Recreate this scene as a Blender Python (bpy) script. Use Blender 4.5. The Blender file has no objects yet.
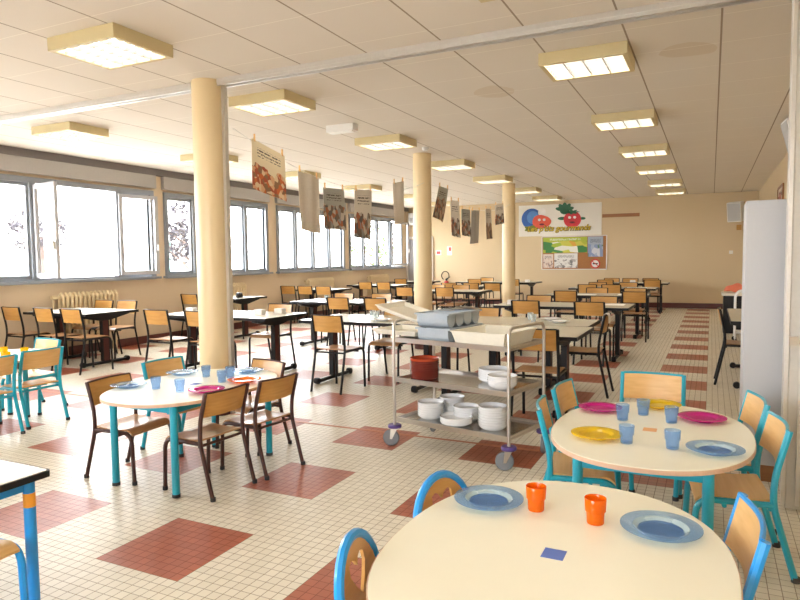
import bpy, bmesh, math, random
from mathutils import Vector, Matrix
random.seed(7)
PI = math.pi
scn = bpy.context.scene
COL = scn.collection

# ---------------------------------------------------------------- materials
MATS = {}
def new_mat(name):
    m = bpy.data.materials.new(name); m.use_nodes = True
    nt = m.node_tree
    return m, nt, nt.nodes.get('Principled BSDF'), nt.nodes.get('Material Output')

def setp(p, **kw):
    names = {'color': 'Base Color', 'rough': 'Roughness', 'metal': 'Metallic', 'spec': 'Specular IOR Level',
             'coat': 'Coat Weight', 'trans': 'Transmission Weight', 'alpha': 'Alpha'}
    for k, v in kw.items():
        s = p.inputs[names[k]]
        s.default_value = (v[0], v[1], v[2], 1) if k == 'color' else v

def plain(name, color, rough=.5, metal=0, var=.06, scale=40, spec=.5, coat=0):
    """a paint / plastic / metal with a little procedural variation"""
    if name in MATS: return MATS[name]
    m, nt, p, out = new_mat(name)
    setp(p, color=color, rough=rough, metal=metal, spec=spec, coat=coat)
    tc = nt.nodes.new('ShaderNodeTexCoord')
    nz = nt.nodes.new('ShaderNodeTexNoise'); nz.inputs['Scale'].default_value = scale; nz.inputs['Detail'].default_value = 3
    nt.links.new(tc.outputs['Object'], nz.inputs['Vector'])
    mr = nt.nodes.new('ShaderNodeMapRange')
    mr.inputs['To Min'].default_value = 1 - var; mr.inputs['To Max'].default_value = 1 + var
    nt.links.new(nz.outputs['Fac'], mr.inputs['Value'])
    mx = nt.nodes.new('ShaderNodeVectorMath'); mx.operation = 'SCALE'
    mx.inputs[0].default_value = color
    nt.links.new(mr.outputs['Result'], mx.inputs['Scale'])
    nt.links.new(mx.outputs['Vector'], p.inputs['Base Color'])
    MATS[name] = m
    return m

def wood(name, c1, c2, rough=.4, scale=(1, 14, 14), coat=.15):
    if name in MATS: return MATS[name]
    m, nt, p, out = new_mat(name)
    setp(p, rough=rough, coat=coat)
    tc = nt.nodes.new('ShaderNodeTexCoord')
    mp = nt.nodes.new('ShaderNodeMapping'); mp.inputs['Scale'].default_value = scale
    nz = nt.nodes.new('ShaderNodeTexNoise'); nz.inputs['Scale'].default_value = 3; nz.inputs['Detail'].default_value = 5
    cr = nt.nodes.new('ShaderNodeValToRGB')
    cr.color_ramp.elements[0].color = (*c1, 1); cr.color_ramp.elements[0].position = .3
    cr.color_ramp.elements[1].color = (*c2, 1); cr.color_ramp.elements[1].position = .7
    nt.links.new(tc.outputs['Object'], mp.inputs['Vector']); nt.links.new(mp.outputs['Vector'], nz.inputs['Vector'])
    nt.links.new(nz.outputs['Fac'], cr.inputs['Fac']); nt.links.new(cr.outputs['Color'], p.inputs['Base Color'])
    MATS[name] = m
    return m

def translucent(name, color, mix=.45, rough=.12, tint=None):
    """tinted see-through plastic: clearer face on, denser and shinier towards its edges"""
    if name in MATS: return MATS[name]
    m, nt, p, out = new_mat(name)
    setp(p, color=color, rough=rough, spec=.6)
    tr = nt.nodes.new('ShaderNodeBsdfTransparent'); tr.inputs['Color'].default_value = (*(tint or [min(1, c ** .45) for c in color]), 1)
    lw = nt.nodes.new('ShaderNodeLayerWeight'); lw.inputs['Blend'].default_value = .35
    tc = nt.nodes.new('ShaderNodeTexCoord'); nz = nt.nodes.new('ShaderNodeTexNoise'); nz.inputs['Scale'].default_value = 30
    nt.links.new(tc.outputs['Object'], nz.inputs['Vector'])
    v = math_node(nt, 'ADD', mix - .03, math_node(nt, 'MULTIPLY', nz.outputs['Fac'], .06))
    v = math_node(nt, 'SUBTRACT', v, math_node(nt, 'MULTIPLY', lw.outputs['Facing'], .22))
    v = math_node(nt, 'MAXIMUM', v, .04)
    mx = nt.nodes.new('ShaderNodeMixShader')
    nt.links.new(v, mx.inputs['Fac']); nt.links.new(p.outputs['BSDF'], mx.inputs[1]); nt.links.new(tr.outputs['BSDF'], mx.inputs[2])
    nt.links.new(mx.outputs['Shader'], out.inputs['Surface'])
    MATS[name] = m
    return m

def emissive(name, color, strength):
    if name in MATS: return MATS[name]
    m, nt, p, out = new_mat(name)
    setp(p, color=(.9, .9, .9))
    p.inputs['Emission Color'].default_value = (*color, 1); p.inputs['Emission Strength'].default_value = strength
    MATS[name] = m
    return m

def math_node(nt, op, a, b=None):
    n = nt.nodes.new('ShaderNodeMath'); n.operation = op
    for i, v in enumerate((a, b)):
        if v is None: continue
        if isinstance(v, (int, float)): n.inputs[i].default_value = v
        else: nt.links.new(v, n.inputs[i])
    return n.outputs[0]

def mix_color(nt, fac, a, b):
    n = nt.nodes.new('ShaderNodeMix'); n.data_type = 'RGBA'
    for i, v in ((0, fac), (6, a), (7, b)):
        if isinstance(v, (int, float)): n.inputs[i].default_value = v
        elif isinstance(v, tuple): n.inputs[i].default_value = (*v, 1)
        else: nt.links.new(v, n.inputs[i])
    return n.outputs[2]

PX, PY = .552, .5625          # a floor patch: ten tiles by ten
def floor_mat():
    m, nt, p, out = new_mat('tiled_floor')
    tc = nt.nodes.new('ShaderNodeTexCoord'); sp = nt.nodes.new('ShaderNodeSeparateXYZ')
    nt.links.new(tc.outputs['Object'], sp.inputs['Vector'])
    x, y = sp.outputs['X'], sp.outputs['Y']
    u = math_node(nt, 'DIVIDE', math_node(nt, 'ADD', x, 2.782 + PX * 40), PX)
    v = math_node(nt, 'DIVIDE', math_node(nt, 'ADD', y, -2.165 + PY * 40), PY)
    def frac_of(s, k): return math_node(nt, 'FRACT', math_node(nt, 'MULTIPLY', s, k))
    def grout(s, w):
        f = frac_of(s, 10.0)
        return math_node(nt, 'MAXIMUM', math_node(nt, 'LESS_THAN', f, w), math_node(nt, 'GREATER_THAN', f, 1 - w))
    g = math_node(nt, 'MAXIMUM', grout(u, .035), grout(v, .032))
    ina = math_node(nt, 'LESS_THAN', math_node(nt, 'FRACT', math_node(nt, 'MULTIPLY', u, .5)), .5)
    inb = math_node(nt, 'LESS_THAN', math_node(nt, 'FRACT', math_node(nt, 'MULTIPLY', v, .5)), .5)
    patch = math_node(nt, 'MULTIPLY', ina, inb)
    lim = math_node(nt, 'LESS_THAN', x, .05)
    patch = math_node(nt, 'MULTIPLY', patch, lim)
    cell = nt.nodes.new('ShaderNodeCombineXYZ')
    nt.links.new(math_node(nt, 'FLOOR', math_node(nt, 'MULTIPLY', u, 10.0)), cell.inputs[0])
    nt.links.new(math_node(nt, 'FLOOR', math_node(nt, 'MULTIPLY', v, 10.0)), cell.inputs[1])
    wn = nt.nodes.new('ShaderNodeTexWhiteNoise'); nt.links.new(cell.outputs['Vector'], wn.inputs['Vector'])
    nz = nt.nodes.new('ShaderNodeTexNoise'); nz.inputs['Scale'].default_value = 1.3; nz.inputs['Detail'].default_value = 4
    nt.links.new(tc.outputs['Object'], nz.inputs['Vector'])
    cream = mix_color(nt, wn.outputs['Value'], (.75, .705, .595), (.68, .635, .525))
    cream = mix_color(nt, math_node(nt, 'MULTIPLY', nz.outputs['Fac'], .35), cream, (.66, .58, .43))
    red = mix_color(nt, wn.outputs['Value'], (.40, .115, .058), (.34, .095, .048))
    tile = mix_color(nt, patch, cream, red)
    gcol = mix_color(nt, patch, (.29, .23, .15), (.20, .055, .032))
    col = mix_color(nt, g, tile, gcol)
    nt.links.new(col, p.inputs['Base Color'])
    r = nt.nodes.new('ShaderNodeMapRange'); r.inputs['To Min'].default_value = .26; r.inputs['To Max'].default_value = .42
    nt.links.new(nz.outputs['Fac'], r.inputs['Value'])
    rr = math_node(nt, 'ADD', r.outputs['Result'], math_node(nt, 'MULTIPLY', g, .3))
    nt.links.new(rr, p.inputs['Roughness'])
    bp = nt.nodes.new('ShaderNodeBump'); bp.inputs['Strength'].default_value = .12; bp.inputs['Distance'].default_value = .002
    nt.links.new(math_node(nt, 'SUBTRACT', 1.0, g), bp.inputs['Height']); nt.links.new(bp.outputs['Normal'], p.inputs['Normal'])
    return m

def ceiling_mat():
    m, nt, p, out = new_mat('ceiling_tiles')
    tc = nt.nodes.new('ShaderNodeTexCoord'); sp = nt.nodes.new('ShaderNodeSeparateXYZ')
    nt.links.new(tc.outputs['Object'], sp.inputs['Vector'])
    x, y = sp.outputs['X'], sp.outputs['Y']
    u = math_node(nt, 'FRACT', math_node(nt, 'DIVIDE', math_node(nt, 'ADD', x, 66 - .03), .66))
    v = math_node(nt, 'FRACT', math_node(nt, 'DIVIDE', math_node(nt, 'ADD', y, 66 - 5.44 + 13.2), .675))
    lx = math_node(nt, 'LESS_THAN', u, .022)
    ly = math_node(nt, 'LESS_THAN', v, .012)
    nz = nt.nodes.new('ShaderNodeTexNoise'); nz.inputs['Scale'].default_value = .8; nz.inputs['Detail'].default_value = 5
    nt.links.new(tc.outputs['Object'], nz.inputs['Vector'])
    nf = nt.nodes.new('ShaderNodeTexNoise'); nf.inputs['Scale'].default_value = 160
    nt.links.new(tc.outputs['Object'], nf.inputs['Vector'])
    base = mix_color(nt, nz.outputs['Fac'], (.80, .755, .69), (.75, .70, .63))
    # two faint water stains
    for (sx, sy, r) in ((-2.05, 6.5, .26), (-.19, 5.95, .2)):
        dx = math_node(nt, 'SUBTRACT', x, sx); dy = math_node(nt, 'SUBTRACT', y, sy)
        d = math_node(nt, 'SQRT', math_node(nt, 'ADD', math_node(nt, 'MULTIPLY', dx, dx), math_node(nt, 'MULTIPLY', dy, dy)))
        d = math_node(nt, 'ADD', d, math_node(nt, 'MULTIPLY', math_node(nt, 'SUBTRACT', nz.outputs['Fac'], .5), .5))
        base = mix_color(nt, math_node(nt, 'MULTIPLY', math_node(nt, 'LESS_THAN', d, r), .35), base, (.6, .48, .32))
    c = mix_color(nt, ly, base, (.92, .88, .80))
    c = mix_color(nt, lx, c, (.36, .30, .235))
    nt.links.new(c, p.inputs['Base Color'])
    setp(p, rough=.9, spec=.15)
    bp = nt.nodes.new('ShaderNodeBump'); bp.inputs['Strength'].default_value = .1; bp.inputs['Distance'].default_value = .003
    nt.links.new(nf.outputs['Fac'], bp.inputs['Height']); nt.links.new(bp.outputs['Normal'], p.inputs['Normal'])
    return m

def wall_mat(name, c1, c2):
    m, nt, p, out = new_mat(name)
    tc = nt.nodes.new('ShaderNodeTexCoord')
    nz = nt.nodes.new('ShaderNodeTexNoise'); nz.inputs['Scale'].default_value = .6; nz.inputs['Detail'].default_value = 6
    nt.links.new(tc.outputs['Object'], nz.inputs['Vector'])
    nt.links.new(mix_color(nt, nz.outputs['Fac'], c1, c2), p.inputs['Base Color'])
    nf = nt.nodes.new('ShaderNodeTexNoise'); nf.inputs['Scale'].default_value = 90
    nt.links.new(tc.outputs['Object'], nf.inputs['Vector'])
    bp = nt.nodes.new('ShaderNodeBump'); bp.inputs['Strength'].default_value = .08; bp.inputs['Distance'].default_value = .003
    nt.links.new(nf.outputs['Fac'], bp.inputs['Height']); nt.links.new(bp.outputs['Normal'], p.inputs['Normal'])
    setp(p, rough=.75, spec=.25)
    return m

def print_mat(name, paper, blobs, ink=(.08, .06, .05), split=.62, scale=9.0, band=(.70, .88)):
    """a printed sheet: coloured shapes low down, rows of small strokes higher up"""
    m, nt, p, out = new_mat(name)
    tc = nt.nodes.new('ShaderNodeTexCoord'); sp = nt.nodes.new('ShaderNodeSeparateXYZ')
    nt.links.new(tc.outputs['UV'], sp.inputs['Vector'])
    y, z = sp.outputs['X'], sp.outputs['Y']
    vo = nt.nodes.new('ShaderNodeTexVoronoi'); vo.inputs['Scale'].default_value = scale
    nt.links.new(tc.outputs['UV'], vo.inputs['Vector'])
    ms = nt.nodes.new('ShaderNodeSeparateColor'); nt.links.new(vo.outputs['Color'], ms.inputs['Color'])
    cr = nt.nodes.new('ShaderNodeValToRGB'); cr.color_ramp.interpolation = 'CONSTANT'
    els = cr.color_ramp.elements
    els[0].color = (*blobs[0], 1); els[0].position = 0
    els[1].color = (*blobs[1], 1); els[1].position = 1 / len(blobs)
    for i, c in enumerate(blobs[2:]):
        e = els.new((i + 2) / len(blobs)); e.color = (*c, 1)
    nt.links.new(ms.outputs['Red'], cr.inputs['Fac'])
    nz = nt.nodes.new('ShaderNodeTexNoise'); nz.inputs['Scale'].default_value = 3.5
    nt.links.new(tc.outputs['UV'], nz.inputs['Vector'])
    edge = math_node(nt, 'ADD', z, math_node(nt, 'MULTIPLY', math_node(nt, 'SUBTRACT', nz.outputs['Fac'], .5), .5))
    low = math_node(nt, 'LESS_THAN', edge, split)
    c = mix_color(nt, low, paper, cr.outputs['Color'])
    rows = math_node(nt, 'LESS_THAN', math_node(nt, 'FRACT', math_node(nt, 'MULTIPLY', z, 16.0)), .5)
    nn = nt.nodes.new('ShaderNodeTexNoise'); nn.inputs['Scale'].default_value = 26
    nt.links.new(tc.outputs['UV'], nn.inputs['Vector'])
    st = math_node(nt, 'MULTIPLY', rows, math_node(nt, 'GREATER_THAN', nn.outputs['Fac'], .47))
    inb = math_node(nt, 'MULTIPLY', math_node(nt, 'GREATER_THAN', z, band[0]), math_node(nt, 'LESS_THAN', z, band[1]))
    inx = math_node(nt, 'MULTIPLY', math_node(nt, 'GREATER_THAN', y, .15), math_node(nt, 'LESS_THAN', y, .85))
    st = math_node(nt, 'MULTIPLY', st, math_node(nt, 'MULTIPLY', inb, inx))
    c = mix_color(nt, st, c, ink)
    nt.links.new(c, p.inputs['Base Color']); setp(p, rough=.6)
    return m

W_ADULT = wood('plywood_honey', (.50, .25, .06), (.61, .33, .09))
W_ADULT_SEAT = wood('plywood_seat', (.40, .20, .08), (.50, .27, .115), rough=.3)
W_KID = wood('plywood_pale', (.68, .39, .13), (.78, .49, .195), rough=.35)
W_EDGE = wood('table_edge_beech', (.60, .40, .27), (.68, .47, .33))
M_BLACK = plain('black_enamel', (.010, .009, .010), .45, spec=.3)
M_BROWN = plain('brown_enamel', (.060, .022, .016), .4, spec=.4)
M_TURQ = plain('turquoise_enamel', (.004, .36, .50), .28, coat=.4)
M_BLUE = plain('bright_blue_enamel', (.006, .30, .78), .28, coat=.4)
M_RUBBER = plain('dark_rubber', (.03, .03, .032), .8)
M_LAM = plain('grey_cream_laminate', (.66, .63, .52), .24, var=.04, scale=8)
M_LAMC = plain('cream_laminate', (.90, .88, .73), .3, var=.02, scale=8)
M_LAMW = plain('white_laminate', (.85, .85, .82), .25, var=.02)
M_PANEL = plain('oxblood_leg_panel', (.070, .016, .013), .45, spec=.3)
M_STEEL = plain('brushed_steel', (.62, .58, .53), .28, metal=1, var=.08, scale=60)
M_STEELD = plain('steel_shelf', (.60, .58, .55), .22, metal=1, var=.06)
M_WHITEC = plain('white_china', (.82, .83, .84), .15, var=.02)
M_GREYP = plain('grey_blue_plastic', (.42, .48, .54), .45)
M_CREAMP = plain('cream_plastic', (.84, .80, .68), .4)
M_REDC = plain('dark_red_glaze', (.16, .022, .014), .22)
M_REDR = plain('orange_red_glaze', (.48, .06, .018), .22)
M_PURP = plain('purple_plastic', (.10, .055, .24), .4)
M_TYRE = plain('grey_tyre', (.20, .21, .23), .5)
M_HOUS = plain('yellowed_lamp_housing', (.66, .56, .32), .5, var=.05, scale=6)
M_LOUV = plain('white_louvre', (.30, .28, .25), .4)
M_LAMP = emissive('lamp_diffuser', (1, .96, .885), 4.6)
M_WFRAME = plain('grey_window_paint', (.24, .26, .29), .4)
M_WSASH = plain('white_sash_paint', (.45, .45, .48), .35)
M_SHUT = plain('shutter_box_paint', (.42, .40, .385), .6)
M_DARKB = plain('backlit_fascia', (.17, .15, .145), .7)  # dark tone carries the shade of a backlit face
M_COLUMN = plain('column_paint', (.78, .62, .37), .38, var=.03, scale=3)
M_RAD = plain('radiator_paint', (.72, .58, .36), .4)
M_BASEB = plain('oxblood_tile', (.10, .026, .02), .35)
M_ALU = plain('aluminium', (.72, .71, .69), .35, metal=.8)
M_CAB = plain('white_cabinet_sheet', (.53, .53, .54), .45, var=.02)
M_PART = plain('beige_grey_partition', (.62, .60, .55), .55)
M_WBROWN = wood('brown_board', (.30, .12, .04), (.38, .165, .06))
M_WHITEP = plain('white_plastic', (.80, .80, .79), .4, var=.03)
M_PAPER = plain('white_paper', (.80, .79, .76), .7, var=.04)
M_CLOTH = plain('cream_cloth', (.70, .64, .56), .9, var=.1)
M_GCLOTH = plain('grey_cloth', (.46, .45, .43), .9, var=.1)
M_RED = plain('signal_red', (.55, .03, .02), .4)
M_YEL = plain('yellow_plastic', (.80, .55, .01), .5)
M_CORAL = plain('coral_cloth', (.75, .20, .11), .8)
M_ORANGE = plain('orange_sticker', (.85, .36, .03), .5)
M_BLUES = plain('blue_sticker', (.10, .18, .55), .5)
M_ORS = plain('pale_orange_sticker', (.80, .42, .18), .5)
M_CORK = plain('cork', (.38, .17, .06), .9, var=.25, scale=60)
T_BLUE = translucent('blue_tint', (.26, .42, .66), .80, .06, tint=(.70, .82, .95))
T_BLUEC = translucent('blue_cup_tint', (.30, .46, .72), .88, .06, tint=(.76, .86, .97))
T_MAG = translucent('magenta_tint', (.62, .012, .28), .45, tint=(.85, .12, .50))
T_YEL = translucent('yellow_tint', (.90, .66, .01), .5, tint=(.98, .82, .06))
T_ORA = translucent('orange_tint', (.92, .22, .008), .45, tint=(.98, .36, .03))

# ---------------------------------------------------------------- mesh helpers
class MB:
    def __init__(self): self.v = []; self.f = []; self.uv = None
    def add(self, verts, faces):
        o = len(self.v)
        self.v += [tuple(p) for p in verts]
        self.f += [tuple(i + o for i in f) for f in faces]
        return self
    def box(self, c, s, rot=None, taper=None):
        x, y, z = s[0] / 2, s[1] / 2, s[2] / 2
        t = taper or (1, 1)
        P = [(-x, -y, -z), (x, -y, -z), (x, y, -z), (-x, y, -z), (-x * t[0], -y * t[1], z), (x * t[0], -y * t[1], z), (x * t[0], y * t[1], z), (-x * t[0], y * t[1], z)]
        if rot is not None: P = [rot @ Vector(p) for p in P]
        P = [(p[0] + c[0], p[1] + c[1], p[2] + c[2]) for p in P]
        return self.add(P, [(0, 3, 2, 1), (4, 5, 6, 7), (0, 1, 5, 4), (1, 2, 6, 5), (2, 3, 7, 6), (3, 0, 4, 7)])
    def rbox(self, c, s, r=.01, n=3, rot=None):
        """box with rounded vertical edges"""
        hx, hy = s[0] / 2, s[1] / 2
        out = []
        for (sx, sy, a0) in ((1, 1, 0), (-1, 1, PI / 2), (-1, -1, PI), (1, -1, 3 * PI / 2)):
            for i in range(n + 1):
                a = a0 + i / n * PI / 2
                out.append((sx * (hx - r) + r * math.cos(a), sy * (hy - r) + r * math.sin(a)))
        return self.prism(out, c[2] - s[2] / 2, c[2] + s[2] / 2, (c[0], c[1]), rot)
    def prism(self, poly, z0, z1, off=(0, 0), rot=None):
        n = len(poly)
        V = [Vector((p[0], p[1], z)) for z in (z0, z1) for p in poly]
        if rot is not None: V = [rot @ v for v in V]
        V = [(v.x + off[0], v.y + off[1], v.z) for v in V]
        F = [tuple(range(n - 1, -1, -1)), tuple(range(n, 2 * n))] + [(i, (i + 1) % n, n + (i + 1) % n, n + i) for i in range(n)]
        return self.add(V, F)
    def tube(self, pts, r, n=8, fillet=0, cap=True):
        P = [Vector(p) for p in pts]
        if fillet:
            Q = [P[0]]
            for i in range(1, len(P) - 1):
                a, b, c = P[i - 1], P[i], P[i + 1]
                d = min(fillet, (a - b).length * .48, (c - b).length * .48)
                s, e = b + (a - b).normalized() * d, b + (c - b).normalized() * d
                for k in range(6):
                    t = k / 5
                    Q.append(s * (1 - t) ** 2 + b * 2 * t * (1 - t) + e * t * t)
            Q.append(P[-1]); P = Q
        rad = r if isinstance(r, (list, tuple)) else [r] * len(P)
        V = []; up = None
        for i, p in enumerate(P):
            t = (P[min(i + 1, len(P) - 1)] - P[max(i - 1, 0)]).normalized()
            if up is None:
                up = Vector((0, 0, 1)) if abs(t.z) < .9 else Vector((0, 1, 0))
            a = (up - t * up.dot(t)).normalized(); up = a
            b = t.cross(a)
            for k in range(n):
                w = 2 * PI * k / n
                V.append(p + (a * math.cos(w) + b * math.sin(w)) * rad[i])
        F = []
        for i in range(len(P) - 1):
            for k in range(n):
                F.append((i * n + k, i * n + (k + 1) % n, (i + 1) * n + (k + 1) % n, (i + 1) * n + k))
        if cap:
            F.append(tuple(range(n - 1, -1, -1))); F.append(tuple(range((len(P) - 1) * n, len(P) * n)))
        return self.add(V, F)
    def lathe(self, prof, c=(0, 0, 0), n=24, axis='z', cap=True):
        V = []
        for (r, z) in prof:
            for k in range(n):
                a = 2 * PI * k / n
                p = (r * math.cos(a), r * math.sin(a), z)
                if axis == 'x': p = (p[2], p[0], p[1])
                if axis == 'y': p = (p[0], p[2], p[1])
                V.append((p[0] + c[0], p[1] + c[1], p[2] + c[2]))
        F = [(i * n + k, i * n + (k + 1) % n, (i + 1) * n + (k + 1) % n, (i + 1) * n + k) for i in range(len(prof) - 1) for k in range(n)]
        if cap:
            F.append(tuple(range(n - 1, -1, -1))); F.append(tuple(range((len(prof) - 1) * n, len(prof) * n)))
        return self.add(V, F)
    def sheet(self, fn, nu, nv, th, nrm):
        """a thin curved sheet: fn(u,v) -> point, thickness along nrm"""
        N = Vector(nrm) * th
        V = []
        for s in (0, 1):
            for j in range(nv + 1):
                for i in range(nu + 1):
                    V.append(Vector(fn(i / nu, j / nv)) + N * s)
        w = nu + 1; h = (nu + 1) * (nv + 1); F = []
        for j in range(nv):
            for i in range(nu):
                a = j * w + i
                F.append((a, a + 1, a + 1 + w, a + w)); F.append((h + a, h + a + w, h + a + 1 + w, h + a + 1))
        for i in range(nu):
            F.append((i, h + i, h + i + 1, i + 1)); a = nv * w + i; F.append((a, a + 1, h + a + 1, h + a))
        for j in range(nv):
            a = j * w; F.append((a, a + w, h + a + w, h + a)); a = j * w + nu; F.append((a, h + a, h + a + w, a + w))
        self.uv = [(i / nu, j / nv) for s in (0, 1) for j in range(nv + 1) for i in range(nu + 1)]
        return self.add(V, F)
    def build(self, name, mat, parent=None, smooth=False, loc=None, rotz=0, bevel=0):
        me = bpy.data.meshes.new(name); me.from_pydata(self.v, [], self.f); me.update()
        bm = bmesh.new(); bm.from_mesh(me)
        bmesh.ops.recalc_face_normals(bm, faces=bm.faces)
        if bevel:
            bmesh.ops.bevel(bm, geom=list(bm.edges), offset=bevel, segments=2, affect='EDGES', profile=.6)
        bm.to_mesh(me); bm.free()
        if self.uv and not bevel:
            ul = me.uv_layers.new(name='UVMap')
            for lp in me.loops: ul.data[lp.index].uv = self.uv[lp.vertex_index]
        me.materials.append(mat)
        if smooth:
            for p in me.polygons: p.use_smooth = True
            try: me.set_sharp_from_angle(angle=math.radians(38))
            except Exception: pass
        o = bpy.data.objects.new(name, me); COL.objects.link(o)
        if parent: o.parent = parent
        if loc: o.location = loc
        o.rotation_euler[2] = rotz
        return o

def tag(o, label, cat, group=None, kind=None):
    o['label'] = label; o['category'] = cat
    if group: o['group'] = group
    if kind: o['kind'] = kind
    return o

def empty(name, loc=(0, 0, 0), rotz=0):
    o = bpy.data.objects.new(name, None); COL.objects.link(o)
    o.empty_display_size = .1; o.location = loc; o.rotation_euler[2] = rotz
    return o

def copy_tree(o, parent=None):
    c = o.copy(); COL.objects.link(c)
    if parent: c.parent = parent
    for ch in o.children: copy_tree(ch, c)
    return c

def struct(o):
    o['kind'] = 'structure'; return o

# ---------------------------------------------------------------- the room
XL, XR, YN, YB, ZC = -9.35, 1.12, -3.2, 19.85, 3.205
WALL_L = wall_mat('paint_warm_beige', (.68, .55, .39), (.64, .51, .355))
WALL_B = wall_mat('paint_sand', (.68, .545, .355), (.63, .50, .315))
struct(MB().box(((XL + XR) / 2, (YN + YB) / 2, -.06), (XR - XL + .6, YB - YN + .6, .12)).build('floor', floor_mat()))
struct(MB().box(((XL + XR) / 2, (YN + YB) / 2, ZC + .06), (XR - XL + .6, YB - YN + .6, .12)).build('ceiling', ceiling_mat()))
struct(MB().box(((XL + XR) / 2, YB + .12, ZC / 2), (XR - XL + .6, .24, ZC)).build('wall_back', WALL_B))
struct(MB().box((XR + .12, (YN + YB) / 2, ZC / 2), (.24, YB - YN, ZC)).build('wall_right', WALL_B))
FX0, FX1, FZ0, FZ1 = -4.2, -.6, .95, 2.75  # opening for the added window behind the camera
wf = MB()
wf.box(((XL + XR) / 2, YN - .12, FZ0 / 2), (XR - XL + .6, .24, FZ0)); wf.box(((XL + XR) / 2, YN - .12, (FZ1 + ZC) / 2), (XR - XL + .6, .24, ZC - FZ1))
wf.box(((XL - .3 + FX0) / 2, YN - .12, (FZ0 + FZ1) / 2), (FX0 - XL + .3, .24, FZ1 - FZ0)); wf.box(((XR + .3 + FX1) / 2, YN - .12, (FZ0 + FZ1) / 2), (XR + .3 - FX1, .24, FZ1 - FZ0))
struct(wf.build('wall_front', WALL_B))
# window wall: parapet, head and piers in one mesh
ZS, ZT = 1.17, 2.80
BAYS = [(-1.21, 1.9), (2.21, 5.32), (5.64, 8.80), (9.05, 12.20), (12.55, 15.68), (15.95, 19.42)]
wl = MB()
wl.box((XL - .12, (YN + YB) / 2, ZS / 2), (.24, YB - YN, ZS))
wl.box((XL - .12, (YN + YB) / 2, (ZT + ZC) / 2), (.24, YB - YN, ZC - ZT))
ys = [YN] + [v for b in BAYS for v in b] + [YB]
for i in range(0, len(ys), 2):
    wl.box((XL - .12, (ys[i] + ys[i + 1]) / 2, (ZS + ZT) / 2), (.24, ys[i + 1] - ys[i], ZT - ZS))
struct(wl.build('wall_left', WALL_L))
struct(MB().box((XL + .04, (YN + YB) / 2, 3.145), (.10, YB - YN, .12)).build('trim_1', M_DARKB))
struct(MB().box((XL + .012, (YN + YB) / 2, .07), (.024, YB - YN, .14)).build('baseboard_left', M_BASEB))
struct(MB().box(((XL + XR) / 2, YB - .012, .075), (XR - XL, .024, .15)).build('baseboard_back', M_BASEB))
struct(MB().box((XR - .012, 12.3, .07), (.024, 14.8, .14)).build('baseboard_right', M_BASEB))
# sliding partition: ceiling rail, floor track
rail = MB()
for (a, b) in ((XL + .1, -4.53), (-4.21, .44)):
    rail.box(((a + b) / 2, 4.84, ZC - .02), (b - a, .11, .04))
    rail.box(((a + b) / 2, 4.80, ZC - .035), (b - a, .02, .06)); rail.box(((a + b) / 2, 4.88, ZC - .035), (b - a, .02, .06))
struct(rail.build('trim_2', M_ALU))
struct(MB().box(((XL + .44) / 2, 4.86, .0012), (.44 - XL, .035, .0024)).build('trim_3', plain('copper_track', (.45, .16, .07), .4)))

# windows
G, gnt, gp, gout = new_mat('window_glass')
tr = gnt.nodes.new('ShaderNodeBsdfTransparent'); gl = gnt.nodes.new('ShaderNodeBsdfGlossy'); gl.inputs['Roughness'].default_value = .02
mx = gnt.nodes.new('ShaderNodeMixShader')
mx.inputs['Fac'].default_value = .05; gnt.links.new(tr.outputs['BSDF'], mx.inputs[1]); gnt.links.new(gl.outputs['BSDF'], mx.inputs[2])
gnt.links.new(mx.outputs['Shader'], gout.inputs['Surface'])

def frame_bars(mb, y0, y1, z0, z1, x, w, d):
    """a rectangular frame in the plane of the window wall, bars w wide and d deep"""
    mb.box((x, (y0 + y1) / 2, z0 + w / 2), (d, y1 - y0, w)); mb.box((x, (y0 + y1) / 2, z1 - w / 2), (d, y1 - y0, w))
    mb.box((x, y0 + w / 2, (z0 + z1) / 2), (d, w, z1 - z0 - 2 * w)); mb.box((x, y1 - w / 2, (z0 + z1) / 2), (d, w, z1 - z0 - 2 * w))

def sash(win, hinge, width, deg):
    """an open casement hung at y=hinge and swung into the room"""
    e = empty('open_sash', (XL + .05, hinge, 0)); e.parent = win
    m = MB(); frame_bars(m, 0, width, ZS + .10, ZT - .12, 0, .065, .05)
    s = m.build('sash_frame', M_WSASH, e)
    g = MB().box((0, width / 2, (ZS + ZT) / 2), (.006, width - .11, ZT - ZS - .33)).build('pane', G, e)
    h = MB().box((.04, width - .03, 1.75), (.05, .02, .12)).build('handle', M_ALU, e)
    e.rotation_euler[2] = math.radians(deg)
    return e

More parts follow.
